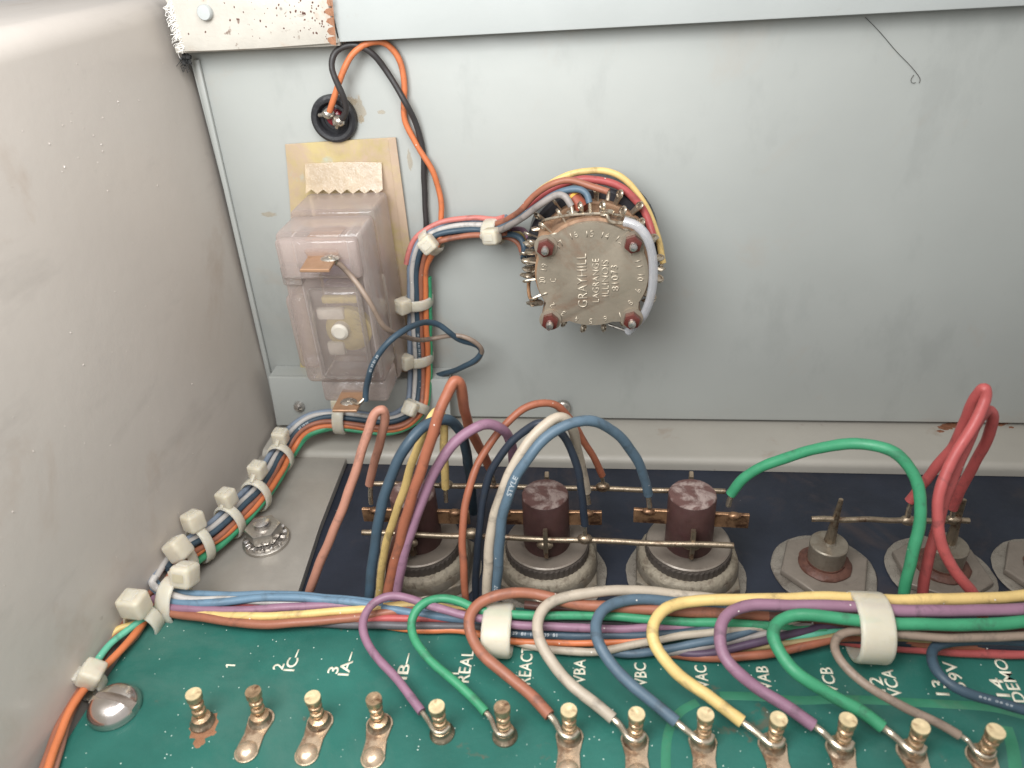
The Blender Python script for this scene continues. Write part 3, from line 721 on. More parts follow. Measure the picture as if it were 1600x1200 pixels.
awire([(474, 960), (482, 928), (505, 868), (529, 808), (549, 760), (564, 709), (576, 667), (587, 645), (598, 641), (602, 654), (597, 681), (586, 715), (577, 757)], 'pinkbrown', .88, 90, yt,
      'pinkish brown wire, leftmost of the arches, ending on a copper tab', tip=(580, 787, yt))
awire([(575, 985), (578, 937), (580, 895), (588, 835), (601, 775), (619, 724), (643, 685), (674, 660), (700, 655), (719, 674), (729, 706), (735, 752), (740, 800)], 'dkblue', 1.0, [87, 90, 93, 97, yt + 2, yt + 12], None,
      'thick dark blue wire arching right beside the yellow wire')
awire([(588, 985), (591, 937), (597, 880), (610, 829), (628, 772), (646, 718), (664, 673), (676, 646), (685, 640), (692, 656), (694, 700), (696, 762)], 'yellow', .78, [90, 95, 99, 102, yt], None,
      'dirty yellow wire arching between dark blue and orange brown wires', tip=(697, 784, yt))
awire([(600, 985), (605, 937), (616, 880), (631, 820), (646, 772), (667, 706), (685, 649), (700, 613), (711, 594), (719, 597), (722, 625), (731, 661), (748, 697), (766, 732)], 'rust', .95, [87.5, 89, 91, 93, 98, yt + 6], None,
      'orange brown wire with the tallest arch, peaking just right of the meter', tip=(772, 757, yt + 6))
awire([(610, 985), (617, 937), (628, 880), (641, 835), (657, 786), (680, 736), (707, 696), (734, 672), (760, 662), (784, 670), (799, 691), (801, 726), (799, 770)], 'purple', .95, [87.5, 89, 91.5, 95, 101, yt + 10], None,
      'purple wire arching in front of the leftmost rectifier')
awire([(598, 985), (606, 937), (619, 880), (634, 835), (648, 790), (660, 760)], 'lilac', .8, 91, yt - 6, 'dark lilac wire rising short beside the purple wire')
awire([(596, 985), (601, 937), (609, 885), (621, 835), (636, 788), (650, 745), (668, 700), (684, 672)], 'dkbrown', .72, 93, yt + 2, 'dark brown wire tucked behind the orange brown arch')
awire([(730, 985), (727, 937), (724, 895), (723, 835), (727, 790), (739, 742), (757, 706), (784, 670), (814, 641), (845, 630), (866, 632), (884, 646), (900, 667), (914, 693), (930, 719), (941, 743)], 'rust', .72, 89, yr,
      'rust coloured wire arching high and ending on the rear bare rod', tip=(943, 759, yr))
awire([(742, 985), (743, 937), (745, 880), (751, 805), (763, 748), (784, 709), (814, 676), (843, 660), (866, 666), (884, 686), (899, 722), (909, 770), (914, 820)], 'navy', .74, [91, 95, 98, 100, yf, yf], None,
      'dark navy wire arching behind the cream wire to the front rod', tip=(914, 839, yf))
awire([(760, 985), (760, 926), (764, 869), (771, 812), (788, 759), (811, 713), (839, 676), (865, 655), (879, 653), (891, 663), (903, 705), (916, 768)], 'cream', .95, [88.5, 90, 93, 96, D[1].y - 3, D[1].y], None,
      'cream wire arching over the middle rectifier to its right tab', tip=(920, 787, D[1].y))
awire([(773, 985), (775, 920), (780, 855), (787, 798), (805, 747), (831, 708), (862, 676), (893, 661), (924, 658), (955, 671), (984, 699), (1003, 736), (1013, 772)], 'blue', .95, [89, 90, 91.5, 93, 97, 102, D[2].y], None,
      'blue wire with white print arching across to the left tab of the third rectifier', tip=(1015, 792, D[2].y), prints=[("1607", .12, .9), ("STYLE", .40, 1.1)])
awire([(1142, 772), (1158, 750), (1188, 731), (1230, 715), (1275, 701), (1320, 694), (1365, 695), (1398, 706), (1420, 728), (1433, 757), (1438, 790), (1435, 829), (1425, 871), (1411, 930), (1405, 985)][::-1], 'green', 1.0, 90, D[2].y,
      'bright green wire in a wide loop right of the third rectifier', tip=(1138, 790, D[2].y))
awire([(1540, 985), (1523, 930), (1497, 898), (1476, 865), (1465, 826), (1465, 784), (1479, 739), (1500, 700), (1527, 652), (1540, 618), (1537, 606), (1526, 618), (1510, 655), (1491, 694), (1464, 727), (1440, 760), (1421, 783)], 'red', .95, 90, yd,
      'red wire folded in the taller loop at the right, ending on the short rod', tip=(1418, 811, yd))
awire([(1436, 985), (1441, 928), (1448, 880), (1462, 835), (1476, 780), (1495, 730), (1515, 685), (1530, 655), (1543, 641), (1551, 650), (1544, 682), (1520, 730), (1497, 772), (1488, 795)], 'red', .95, 93, yd,
      'red wire folded in the lower loop at the right behind its neighbour', tip=(1488, 811, yd))

# ================================================================== TERMINAL LOOP WIRES
GL = 'wires looping from the harness down to the turret terminals'
def loopw(pix, c, r_, hs, label, post=None, prints=None):
    """pix from the terminal end backwards into the harness; hs heights at same points (interpolated)"""
    n = len(pix); P = []
    for i, (x, y) in enumerate(pix):
        f = i / (n - 1) * (len(hs) - 1); k = min(int(f), len(hs) - 2); z = hs[k] + (hs[k + 1] - hs[k]) * (f - k)
        P.append(atz(x, y, z))
    tips = ()
    if post is not None:
        b = PB[post] + Vector((0, 0, 1.9)); e = P[0]; back = (e - P[1]).normalized()
        d = (b - e); d.z = 0; side = Vector((-d.y, d.x, 0)).normalized()
        tips = [[e - back * .8, e + back * 1.2, b - d.normalized() * 1.3 - side * .8, b - side * 1.15 + Vector((0, 0, -.1)), b + d.normalized() * 1.0 - side * .5 + Vector((0, 0, -.1)), b + d.normalized() * 1.0 + side * .5]]
    return wire(P, c, r_, label, GL, tips=tips, prints=prints)
loopw([(659, 1112), (637, 1082), (611, 1052), (588, 1027), (572, 1000), (568, 970), (580, 945), (608, 931), (642, 936), (680, 949), (722, 961), (760, 968), (800, 975), (860, 980), (960, 982), (1030, 981), (1105, 981), (1180, 975), (1240, 965)],
      'purple', .72, [1.8, 3.0, 4.5, 6, 6, 5, 3.6, 3, 3], 'thin purple wire looping to the fifth terminal, leftmost loop', 4)
loopw([(759, 1113), (736, 1087), (700, 1058), (667, 1027), (648, 997), (644, 967), (658, 945), (688, 935), (716, 940), (745, 952), (797, 960), (860, 962), (930, 962), (1005, 967), (1105, 973), (1200, 978), (1290, 985)],
      'green', .74, [1.8, 3.0, 4.5, 6.5, 6.5, 5.5, 4.6, 4, 3], 'green wire looping to the sixth terminal beside the thin purple loop', 5)
loopw([(859, 1118), (830, 1086), (786, 1052), (752, 1020), (736, 990), (735, 962), (750, 941), (782, 930), (830, 927), (862, 933), (890, 942), (930, 947), (1005, 952), (1105, 957), (1200, 962)],
      'brown', .92, [2.0, 3.2, 5, 7, 7.8, 7.4, 6, 5, 4], 'brown wire looping to the seventh terminal over the first big tie', 6)
loopw([(958, 1123), (930, 1099), (893, 1069), (857, 1028), (842, 1000), (840, 967), (855, 945), (887, 931), (935, 925), (985, 923), (1035, 926), (1092, 933), (1170, 942), (1250, 950)],
      'cream', .92, [2.0, 3.2, 5, 7, 7.8, 7.4, 6.2, 5, 4], 'cream wire looping to the eighth terminal', 7)
loopw([(1057, 1128), (1029, 1104), (992, 1075), (957, 1042), (937, 1007), (931, 975), (944, 951), (973, 938), (1030, 939), (1090, 945), (1160, 952), (1240, 958)],
      'blue', .92, [2.0, 3.2, 5, 7, 7.6, 7.2, 5.6, 4.6, 4], 'blue wire looping to the ninth terminal between cream and yellow loops', 8)
loopw([(1160, 1128), (1117, 1096), (1075, 1066), (1042, 1035), (1023, 1005), (1020, 976), (1035, 954), (1067, 941), (1130, 938), (1205, 935), (1277, 934), (1330, 935), (1425, 937), (1525, 936), (1600, 930), (1700, 922)],
      'yellow', .95, [2.0, 3.6, 6, 7.8, 8.2, 8.2, 8, 8, 8, 8], 'yellow wire looping to the tenth terminal, on top of the harness', 9)
loopw([(1272, 1134), (1230, 1105), (1180, 1073), (1145, 1042), (1126, 1012), (1125, 980), (1140, 958), (1170, 947), (1217, 945), (1280, 946), (1330, 948), (1400, 954), (1500, 954), (1600, 952), (1700, 948)],
      'purple', .95, [2.0, 3.6, 6, 7.8, 8.4, 8.6, 8.6, 8.6, 8.4, 8.4], 'purple wire looping to the eleventh terminal under the yellow run', 10)
loopw([(1379, 1136), (1345, 1111), (1300, 1085), (1250, 1056), (1221, 1025), (1207, 995), (1215, 973), (1239, 961), (1280, 962), (1337, 969), (1400, 975), (1500, 976), (1600, 972), (1700, 966)],
      'green', .98, [2.0, 3.6, 6, 7.6, 8.2, 8.4, 8.0, 7.6, 7.4], 'green wire looping to the twelfth terminal, largest green loop', 11)
loopw([(1499, 1149), (1462, 1128), (1412, 1105), (1362, 1076), (1320, 1042), (1305, 1012), (1311, 993), (1335, 986), (1390, 990), (1450, 995), (1525, 996), (1600, 995), (1700, 992)],
      'tan', .68, [2.0, 3.4, 5, 6, 6.4, 6.2, 6, 5.6], 'thin tan wire looping to the last visible terminal', 12)
loopw([(1700, 1140), (1645, 1120), (1600, 1108), (1562, 1098), (1520, 1087), (1487, 1072), (1465, 1052), (1455, 1027), (1461, 1010), (1490, 1003), (1560, 1002), (1680, 1004)],
      'dkblue', .78, [3, 3.5, 4.2, 5, 5.4, 4.6, 3.5, 3], 'dark blue wire with pale dots looping out at the right edge', None, prints=[("o o  o o   o o o", .2, .55)])

# ================================================================== MAIN HARNESS
GH = 'wires lying side by side in the horizontal harness'
def hw(pix, c, r_, z, label, prints=None):
    zs = z if isinstance(z, (list, tuple)) else [z, z]
    n = len(pix); P = []
    for i, (x, y) in enumerate(pix):
        f = i / (n - 1) * (len(zs) - 1); k = min(int(f), len(zs) - 2); zz = zs[k] + (zs[k + 1] - zs[k]) * (f - k); P.append(atz(x, y, zz))
    return wire(P, c, r_, label, GH, prints=prints)
hw([(238, 905), (262, 925), (313, 929), (390, 929), (461, 930), (532, 936), (585, 941), (640, 950), (720, 962), (790, 968)], 'steelblue', .66, [2.5, 2.4, 2.6, 2.5, 2], 'upper steel blue wire at the left end of the harness')
hw([(240, 918), (265, 938), (291, 943), (333, 942), (390, 936), (461, 933), (520, 938), (580, 946), (640, 956), (720, 968), (790, 975)], 'steelblue', .7, [2.2, 2.8, 3.1, 2.6, 2], 'steel blue wire crossing in front of the white wire near the corner tie')
hw([(243, 900), (237, 912), (262, 928), (294, 936), (356, 936), (432, 942), (500, 942), (560, 941), (640, 950), (720, 962), (800, 970)], 'white', .62, [4.6, 3.2, 2.2, 1.8, 2], 'white wire curling round at the corner tie')
hw([(240, 935), (262, 948), (288, 952), (362, 954), (447, 949), (520, 946), (574, 945), (640, 952), (720, 968)], 'purple', .72, [2.0, 2.2, 2.3, 2.3, 2], 'purple wire in the left part of the harness')
hw([(250, 940), (300, 946), (345, 946), (400, 946), (480, 943), (560, 946)], 'dkred', .5, [1.2, 1.6, 1.6, 1.2], 'dark magenta wire half buried above the purple wire')
hw([(290, 955), (333, 961), (404, 963), (475, 960), (580, 950), (610, 947), (642, 945), (700, 950), (760, 962)], 'yellow', .68, [1.6, 2.3, 2.4, 2.8, 2.6, 1.6], 'yellow wire in the left part of the harness')
hw([(236, 945), (248, 952), (291, 962), (376, 973), (447, 975), (560, 964), (620, 955), (660, 953), (740, 962), (790, 970)], 'brown', .74, [1.4, 1.6, 2, 2, 2.2, 2.4, 2], 'brown wire at the bottom of the left part of the harness')
hw([(520, 972), (580, 968), (630, 967), (680, 966), (722, 968), (770, 974)], 'red', .6, [1.2, 2, 2, 2], 'short red stretch of wire under the thin purple loop')
hw([(470, 972), (582, 977), (640, 978), (710, 978), (760, 980), (800, 984)], 'dkgrey', .66, [.8, 1.4, 1.6, 1.6], 'dark grey wire at the lower edge of the harness')
hw([(560, 968), (610, 979), (655, 984), (700, 985), (735, 988), (760, 994), (797, 1001), (860, 1004), (922, 1005), (992, 1001), (1050, 994), (1110, 984)], 'orange', .55, [.4, .9, 1.2, 1.4, 2, 3], 'thin orange wire at the lower edge of the harness')
hw([(760, 984), (797, 989), (860, 992), (935, 994), (1005, 993), (1060, 988), (1120, 982), (1200, 975)], 'dkblue', .72, [2.0, 2.4, 2.4, 3, 3], 'dark blue wire with white marks low in the harness', prints=[("39  81  1607  39  81", .1, .7)])
hw([(770, 994), (800, 1001), (822, 1008), (860, 1014), (900, 1018), (927, 1019), (950, 1016), (992, 1007), (1055, 995), (1117, 987), (1180, 981), (1250, 974), (1330, 975)], 'cream', .62, [1, 1, 1.4, 2.4, 3.4, 3.4], 'dirty cream wire sagging lowest under the cream loop')
hw([(930, 1008), (962, 1020), (1010, 1020), (1067, 1010), (1117, 1000), (1167, 986), (1205, 976), (1270, 968)], 'blue', .66, [.8, 1.2, 2.2, 3.2, 3.4], 'blue wire slanting up under the yellow loop')
hw([(1000, 1016), (1050, 1020), (1105, 1010), (1155, 998), (1197, 991), (1242, 981), (1290, 972), (1350, 975)], 'grey', .6, [.8, 1.4, 2.4, 3.4, 3.6], 'grey wire slanting up under the second purple loop')
hw([(1030, 1016), (1080, 1022), (1117, 1019), (1167, 1009), (1230, 992), (1280, 979), (1340, 976)], 'dkpurple', .62, [.7, 1.3, 2.4, 3.4, 3.6], 'dark purple wire slanting up into the second big tie')
hw([(1110, 1022), (1167, 1013), (1220, 1006), (1275, 1000), (1330, 992), (1390, 996), (1480, 1004), (1600, 1004)], 'olive', .55, [.7, 1.6, 2.4, 3, 2.5, 2], 'olive yellow wire thin and low in the harness')
hw([(1160, 1008), (1217, 1000), (1275, 990), (1320, 984), (1380, 986), (1470, 990), (1600, 990)], 'mint', .6, [1.0, 2.6, 3, 3, 3], 'mint green wire behind the large green loop')
hw([(1040, 1020), (1092, 1027), (1130, 1029), (1180, 1024), (1225, 1016), (1275, 1005), (1320, 997), (1370, 998), (1460, 1008), (1600, 1012), (1680, 1014)], 'rust', .66, [.6, 1.0, 1.8, 2.6, 2, 1.4], 'rust coloured wire lowest between the second purple and green loops')
hw([(1310, 1000), (1375, 1009), (1450, 1016), (1525, 1019), (1600, 1022), (1700, 1022)], 'red', .74, [1.2, 1.2, 1.2], 'red wire lowest in the harness at the right edge')
hw([(1300, 996), (1380, 1001), (1450, 1006), (1525, 1008), (1600, 1010), (1700, 1010)], 'navy', .74, [2.0, 2.0, 2.0], 'navy wire just above the red one at the right edge')
hw([(1180, 960), (1280, 968), (1400, 982), (1500, 985), (1600, 984), (1700, 984)], 'dkbrown', .8, [4.0, 4.5, 4.5], 'brown wire buried between the green run and the tan run')
hw([(820, 945), (880, 950), (940, 956), (1040, 960), (1140, 964), (1240, 970)], 'dkbrown', .7, [3, 3.4, 3.4], 'dark brown wire buried above the green run')
hw([(800, 968), (900, 972), (1000, 975), (1100, 978)], 'black', .7, [2.2, 2.4, 2.4], 'black wire buried between the green and purple runs')

# ================================================================== SIDE HARNESS (switch - back panel - left corner - board edge)
GS = 'wires of the side harness tied along the back panel and left corner'
ST = [(815, 352, 'y', 142), (795, 357, 'y', 145), (773, 362, 'y', 146.5), (740, 360, 'y', 147.5), (700, 365, 'y', 147.5), (673, 377, 'y', 147), (659, 400, 'y', 147), (654, 430, 'y', 147.2), (654, 470, 'y', 147.2), (655, 515, 'y', 147), (656, 560, 'y', 146.5),
      (656, 600, 'y', 145.5), (654, 632, 'y', 143), (640, 652, 'y', 141), (612, 664, 'y', 140), (580, 662, 'y', 139.5), (530, 655, 'y', 139.5), (497, 657, 'y', 139), (470, 668, 'y', 137.5), (450, 694, 'z', -1.5), (425, 737, 'z', -2), (400, 775, 'z', -2), (373, 800, 'z', -2), (345, 828, 'z', -2), (313, 850, 'z', -1.5),
      (285, 868, 'z', -1), (262, 895, 'z', -.2), (245, 925, 'z', .3)]
CEN = [aty(x, y, v) if k == 'y' else atz(x, y, v) for x, y, k, v in ST]
CP = smooth_path(CEN, 6)
def side_wire(a, b, c, r_, i0, i1, label, wob=0.25, ext=None, pre=None, prints=None):
    n = len(CP); s0 = int(i0 * 6); s1 = min(n - 1, int(i1 * 6)); P = []
    ph = random.uniform(0, 6)
    for i in range(s0, s1 + 1):
        t = (CP[min(i + 1, n - 1)] - CP[max(i - 1, 0)]).normalized(); v = (CAM - CP[i]).normalized()
        s = v.cross(t).normalized(); u = t.cross(s).normalized()
        if u.dot(v) < 0: u = -u
        aa = a + wob * math.sin(i * .11 + ph); bb = b + wob * .6 * math.cos(i * .09 + ph)
        P.append(CP[i] + s * aa + u * bb)
    if ext: P = P[:-2] + smooth_path([P[-3]] + ext, 6)
    if pre: P = smooth_path(pre + [P[2]], 6) + P[3:]
    P2 = P
    for _ in range(4):
        P2 = [P2[0]] + [P2[i] * .5 + (P2[i - 1] + P2[i + 1]) * .25 for i in range(1, len(P2) - 1)] + [P2[-1]]
    return wire(P2, c, r_, label, GS, raw=True, prints=prints)
sgn = None
# side vector points to +a; find which way is "right hand of travel"
i = 8 * 6; t = (CP[i + 1] - CP[i - 1]).normalized(); v = (CAM - CP[i]).normalized(); s = v.cross(t)
K = 1 if s.x < 0 else -1      # +1: positive a is to the left of the vertical run
EX = lambda *p: [atz(*q) for q in p]
side_wire(K * 2.15, 0.0, 'greyblue', .58, 1, 27, 'grey blue wire on the outer side of the side harness', ext=EX((255, 930, 1), (300, 936, 1.5)))
side_wire(K * 1.25, .55, 'white', .58, 1, 27, 'white wire second from the outside of the side harness', ext=EX((236, 905, 1.6), (250, 925, 2), (275, 934, 2.4)))
side_wire(K * .35, .75, 'dkblue', .62, 2, 26, 'dark blue wire with white print in the side harness', prints=[("39 81 39 81 39 81 39", .28, .6), ("39 81 39", .62, .6)])
side_wire(K * -.65, .85, 'brown', .58, 1, 27, 'brown wire in the middle of the side harness', ext=EX((222, 935, .8), (205, 960, .9), (170, 1010, .9), (120, 1085, .9), (80, 1160, .9), (58, 1230, .9)))
side_wire(K * -1.5, .6, 'orange', .62, 6, 27, 'orange wire along the inner side of the side harness', pre=[aty(689, 352, 148.5), aty(688, 372, 147), aty(680, 390, 146)],
          ext=EX((246, 935, 1), (224, 975, 1.6), (190, 1015, 2), (140, 1065, 2.2), (115, 1100, 2.2), (88, 1160, 2), (66, 1230, 2)))
side_wire(K * -2.2, .1, 'green', .5, 7, 24.6, 'thin green wire on the inner side of the side harness')
side_wire(K * -2.35, .4, 'green', .62, 17, 26.2, 'green wire beside the hex nut in the side harness', pre=[aty(545, 668, 139), aty(520, 665, 138.5)])
side_wire(K * -1.6, -.6, 'green', .55, 16.5, 26.2, 'second green wire below the first in the side harness')
side_wire(K * -.4, -.4, 'brown', .58, 1, 27, 'brown wire buried in the side harness')
side_wire(K * 1.5, -.6, 'greyblue', .58, 1, 26, 'grey wire buried at the back of the side harness')
side_wire(K * 2.6, .5, 'pink', .55, 1, 6.6, 'pink wire along the top of the short run to the switch')
# two more strands leaving along the board edge
def ew(pix, c, r_, label):
    wire([atz(*p) for p in pix], c, r_, label, 'strands leaving down the left edge of the board')
ew([(268, 930, 1.4), (250, 945, 2), (232, 962, 2.2), (200, 985, 2.2), (175, 1004, 2.3), (152, 1030, 2.3), (134, 1056, 2)], 'mint', .58, 'mint green strand between the two lower corner ties')
ew([(240, 955, .9), (212, 975, 1.2), (185, 983, 1.4), (165, 1002, 1.3), (150, 1028, 1.2), (132, 1056, 1)], 'yellow', .55, 'yellow strand behind the mint green strand')
ew([(225, 975, .9), (208, 1000, 1), (180, 1024, 1.2), (150, 1052, 1.2), (122, 1095, .8), (100, 1150, .8), (78, 1230, .8)], 'pinkbrown', .5, 'pale brown strand lying on the board edge at bottom left')

# ================================================================== CABLE TIES
def tie(cen, tan, head, rxx, ryy, hs, label, width=2.4, thick=.45, showhead=True, group='nylon cable ties on the side harness'):
    """cen, head: 3D points; tan: direction of the bundle"""
    T = tan.normalized(); H = head - cen; H = (H - T * H.dot(T)); dist = H.length; H.normalize(); B = T.cross(H).normalized()
    root = empty('cable_tie', cen, label, 'cable tie', group)
    bm = bmesh.new(); n = 40; prof = []
    w2, t2 = width / 2, thick
    sec = [(-w2, 0), (-w2 + .12, -.12 * 0), (w2, 0), (w2, t2 * .7), (w2 - .25, t2), (-w2 + .25, t2), (-w2, t2 * .7)]
    sec = [(-w2, 0), (w2, 0), (w2, t2 * .6), (w2 - .3, t2), (-w2 + .3, t2), (-w2, t2 * .6)]
    rings = []
    for i in range(n):
        a = 2 * math.pi * i / n; ca, sa_ = math.cos(a), math.sin(a)
        rings.append([bm.verts.new(cen + H * (rxx + q[1]) * ca + B * (ryy + q[1]) * sa_ + T * q[0]) for q in sec])
    for i in range(n):
        for k in range(len(sec)): bm.faces.new((rings[i][k], rings[i][(k + 1) % len(sec)], rings[(i + 1) % n][(k + 1) % len(sec)], rings[(i + 1) % n][k]))
    link('band', bm, m_nylon, root, auto=60)
    if showhead:
        bm = bmesh.new(); hx, hy, hz = [q * .86 for q in hs]
        dist = max(dist, rxx + hx * .45)
        M = Matrix((H, B, T)).transposed().to_4x4(); M.translation = cen + H * dist
        hp = Vector(head)
        if (hp - cen).length < dist: hp = cen + (hp - cen).normalized() * dist
        M.translation = hp * .75 + (cen + H * dist) * .25
        if M.translation.x < WX + hx * .62 + .3: M.translation.x = WX + hx * .62 + .3
        box(bm, (-hx / 2, -hy / 2, -hz / 2), (hx / 2, hy / 2, hz / 2), min(hs) * .17, 3, M)
        hd = link('head', bm, m_nylon, root)
        p_a = cen + H * (rxx + thick * .4); hc = M.translation.copy(); dd = hc - p_a
        if dd.length > hx * .35:
            bm = bmesh.new(); n_ = dd.normalized(); b_2 = n_.cross(T).normalized()
            M2 = Matrix((n_, b_2, n_.cross(b_2))).transposed().to_4x4(); M2.translation = p_a
            box(bm, (-.5, -.4, -width / 2), (dd.length, .4, width / 2), .15, 2, M2); link('neck', bm, m_nylon, root)
        bm = bmesh.new(); box(bm, (hx / 2 - .25, -hy * .22, -hz * .3), (hx / 2 + .12, hy * .22, hz * .3), .08, 1, M); link('strap_end', bm, m_nylon, root)
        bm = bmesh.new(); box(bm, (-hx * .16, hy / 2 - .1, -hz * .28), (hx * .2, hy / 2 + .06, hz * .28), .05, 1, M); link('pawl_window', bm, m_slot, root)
    return root
def tiei(idx, hpx, hpy, off, rr, hs, label, width=2.2, dv=0.0):
    i = int(idx * 6); c = CP[i]; t = CP[min(i + 2, len(CP) - 1)] - CP[i - 2]
    r_ = ray(hpx, hpy); dc = (c - CAM).length; h = CAM + r_.normalized() * (dc + off)
    return tie(c, t, h, rr[0], rr[1], hs, label, width)
tiei(2, 772, 367, -3.4, (3.0, 2.3), (3.6, 3.6, 3.8), 'cable tie nearest the rotary switch', 3.0)
tiei(5, 671, 380, -3.6, (3.2, 2.4), (3.8, 3.8, 3.8), 'cable tie at the bend where the orange wire joins', 2.2)
tiei(8, 641, 474, -1.6, (3.2, 2.2), (3.6, 3.4, 3.8), 'cable tie on the vertical run, level with the lower part of the meter window', 2.4)
tiei(10, 645, 562, -1.6, (3.2, 2.2), (3.4, 3.4, 3.8), 'cable tie on the vertical run just below the grey and blue meter wires', 2.4)
tiei(12.2, 644, 639, -2.8, (3.2, 2.2), (3.6, 3.6, 3.8), 'cable tie at the foot of the vertical run left of the tall orange arch', 2.2)
tiei(16, 530, 642, -1.2, (3.2, 2.2), (3.4, 3.8, 3.4), 'cable tie under the lower brass lug of the meter', 2.6)
tiei(19.5, 440, 680, -1.0, (3.4, 2.6), (4.0, 3.8, 3.6), 'cable tie highest on the left corner run, beside the pale flange', 2.0)
tiei(21, 405, 731, -1.5, (3.6, 2.8), (4.0, 3.8, 3.8), 'second cable tie from the top of the left corner run', 2.0)
tiei(22.6, 357, 786, -1.5, (3.6, 2.8), (4.2, 3.9, 3.9), 'third cable tie down the left corner run, above the hex nut', 2.0)
tiei(24, 302, 822, -2, (3.6, 2.8), (4.4, 4.0, 4.2), 'fourth cable tie down the left corner run, left of the hex nut', 2.0)
tiei(25.2, 247, 864, -2.5, (3.4, 2.8), (4.8, 4.4, 4.4), 'fifth cable tie, its square head against the left wall', 2.2)
def tiep(c, t0, t1, h, rr, hs, label, width=2.2):
    return tie(atz(*c), atz(*t1) - atz(*t0), atz(*h), rr[0], rr[1], hs, label, width)
tiep((272, 938, 1.6), (255, 935, 1.6), (300, 942, 1.6), (293, 905, 5.5), (3.9, 3.0), (4.6, 4.6, 4.4), 'large cable tie where the harness turns off along the board', 2.8)
tiep((225, 972, 1.2), (245, 945, 1.2), (205, 1000, 1.2), (214, 953, 4.5), (2.9, 2.6), (4.8, 5.0, 4.4), 'cable tie at the back left corner of the board, its head resting on the strands', 2.6)
tiep((133, 1068, 1.2), (145, 1045, 1.2), (118, 1095, 1.2), (113, 1058, 2.4), (2.6, 2.2), (3.8, 4.2, 4.2), 'lowest cable tie, above the pan head screw', 2.6)
# two broad clamps round the main harness
def clamp(cx_, cy_, z, ry_, rz_, wd, label):
    c = atz(cx_, cy_, z); root = empty('cable_tie', c, label, 'cable tie', 'broad nylon bands on the main harness'); bm = bmesh.new(); n = 48; rings = []
    sec = [(-wd / 2, -.0), (wd / 2, 0), (wd / 2, .35), (wd / 2 - .2, .6), (wd / 2 - .6, .7), (-wd / 2 + .6, .7), (-wd / 2 + .2, .6), (-wd / 2, .35)]
    for i in range(n):
        a = 2 * math.pi * i / n
        rings.append([bm.verts.new(c + Vector((q[0], (ry_ + q[1]) * math.cos(a), (rz_ + q[1]) * math.sin(a)))) for q in sec])
    for i in range(n):
        for k in range(len(sec)): bm.faces.new((rings[i][k], rings[i][(k + 1) % len(sec)], rings[(i + 1) % n][(k + 1) % len(sec)], rings[(i + 1) % n][k]))
    link('band', bm, m_nylon, root, auto=60)
clamp(779, 984, 2.9, 4.0, 2.9, 4.6, 'broad nylon band on the harness under the seventh terminal loop')
clamp(1356, 980, 4.9, 4.7, 4.4, 4.9, 'broad nylon band over the yellow, purple and green runs')

# ================================================================== INDICATOR IN GROMMET
pg = aty(524, 184, BY)
root = empty('indicator_lamp', pg, 'black ringed indicator lamp socket with two soldered leads on the upper left of the panel', 'indicator lamp')
bm = bmesh.new(); n = 40; rings = []
for q in [(4.5, 0.0), (4.6, .8), (4.4, 1.5), (3.9, 1.8), (3.3, 1.7), (3.0, 1.3), (2.9, .5), (2.9, 0.02)]:
    rings.append([bm.verts.new(pg + Vector((q[0] * math.cos(2 * math.pi * k / n), -q[1], q[0] * math.sin(2 * math.pi * k / n)))) for k in range(n)])
for k in range(len(rings) - 1):
    for i in range(n): bm.faces.new((rings[k][i], rings[k][(i + 1) % n], rings[k + 1][(i + 1) % n], rings[k + 1][i]))
link('grommet', bm, m_rubber, root)
bm = bmesh.new(); lathe(bm, [(2.9, .02), (2.9, .4), (2.2, .6), (2.2, .3), (.1, .3)], 30, pg, 'y'); link('socket', bm, m_rubber, root)
bm = bmesh.new(); lathe(bm, [(1.5, .3), (1.5, 1.6), (1.0, 2.0), (.1, 2.1)], 20, pg + Vector((.3, 0, .3)), 'y'); link('lens', bm, m_lens, root)
for (x, y, r_) in ((513, 178, 1.1), (529, 189, 1.25)):
    bm = bmesh.new(); q = aty(x, y, BY - 3.0); blob(bm, q, r_, (1.1, 1, .9), rough=.25)
    tube(bm, [q, aty(x - 14 if x < 520 else x - 3, y + 2 if x < 520 else y + 10, BY - 2)], .4, n=8); link('solder_joint', bm, m_solder, root)
P = [aty(*p) for p in [(515, 174, 147.5), (521, 157, 147), (529, 134, 147), (537, 108, 147), (550, 84, 147.5), (570, 69, 148), (600, 67, 149), (618, 82, 149.6), (628, 105, 149.9), (632, 133, 149.9), (630, 160, 149.8), (633, 190, 149.8), (645, 215, 149.6), (660, 240, 149.4), (675, 265, 149.2), (685, 295, 149.4), (690, 325, 149), (689, 354, 148.5)]]
wire(P, 'orange', .58, 'orange lead looping from the indicator lamp down the panel to the tied bundle', 'leads of the indicator lamp', name='lead')
P = [aty(*p) for p in [(534, 186, 147.5), (541, 172, 147), (537, 152, 146.5), (526, 128, 146.2), (519, 104, 146.4), (524, 82, 147), (540, 72, 147.8), (560, 71, 148), (582, 84, 148.6), (602, 108, 149.4), (622, 140, 149), (637, 165, 148.6), (648, 190, 149.4), (656, 215, 149.8), (661, 240, 150), (663, 270, 150), (664, 310, 150), (665, 350, 149.6), (664, 385, 149.4)]]
wire(P, 'black', .58, 'black lead looping from the indicator lamp down the panel to the tied bundle', 'leads of the indicator lamp', name='lead')

for (x, y, sx_, sz_) in ((560, 172, 1.3, 2.6), (596, 175, .7, .4), (549, 158, 1.0, .8), (565, 186, .5, .7), (640, 250, .5, 2.0), (420, 335, 1.6, .5)):
    p = aty(x, y, BY); bm = bmesh.new(); lathe(bm, [(1, .002), (.6, .02), (.1, .02)], 26, p, 'y', wob=.5)
    bmesh.ops.scale(bm, vec=(sx_, 1, sz_), verts=bm.verts, space=Matrix.Translation(-p)); link('stain', bm, m_stain, bpy.data.objects['back_wall'])
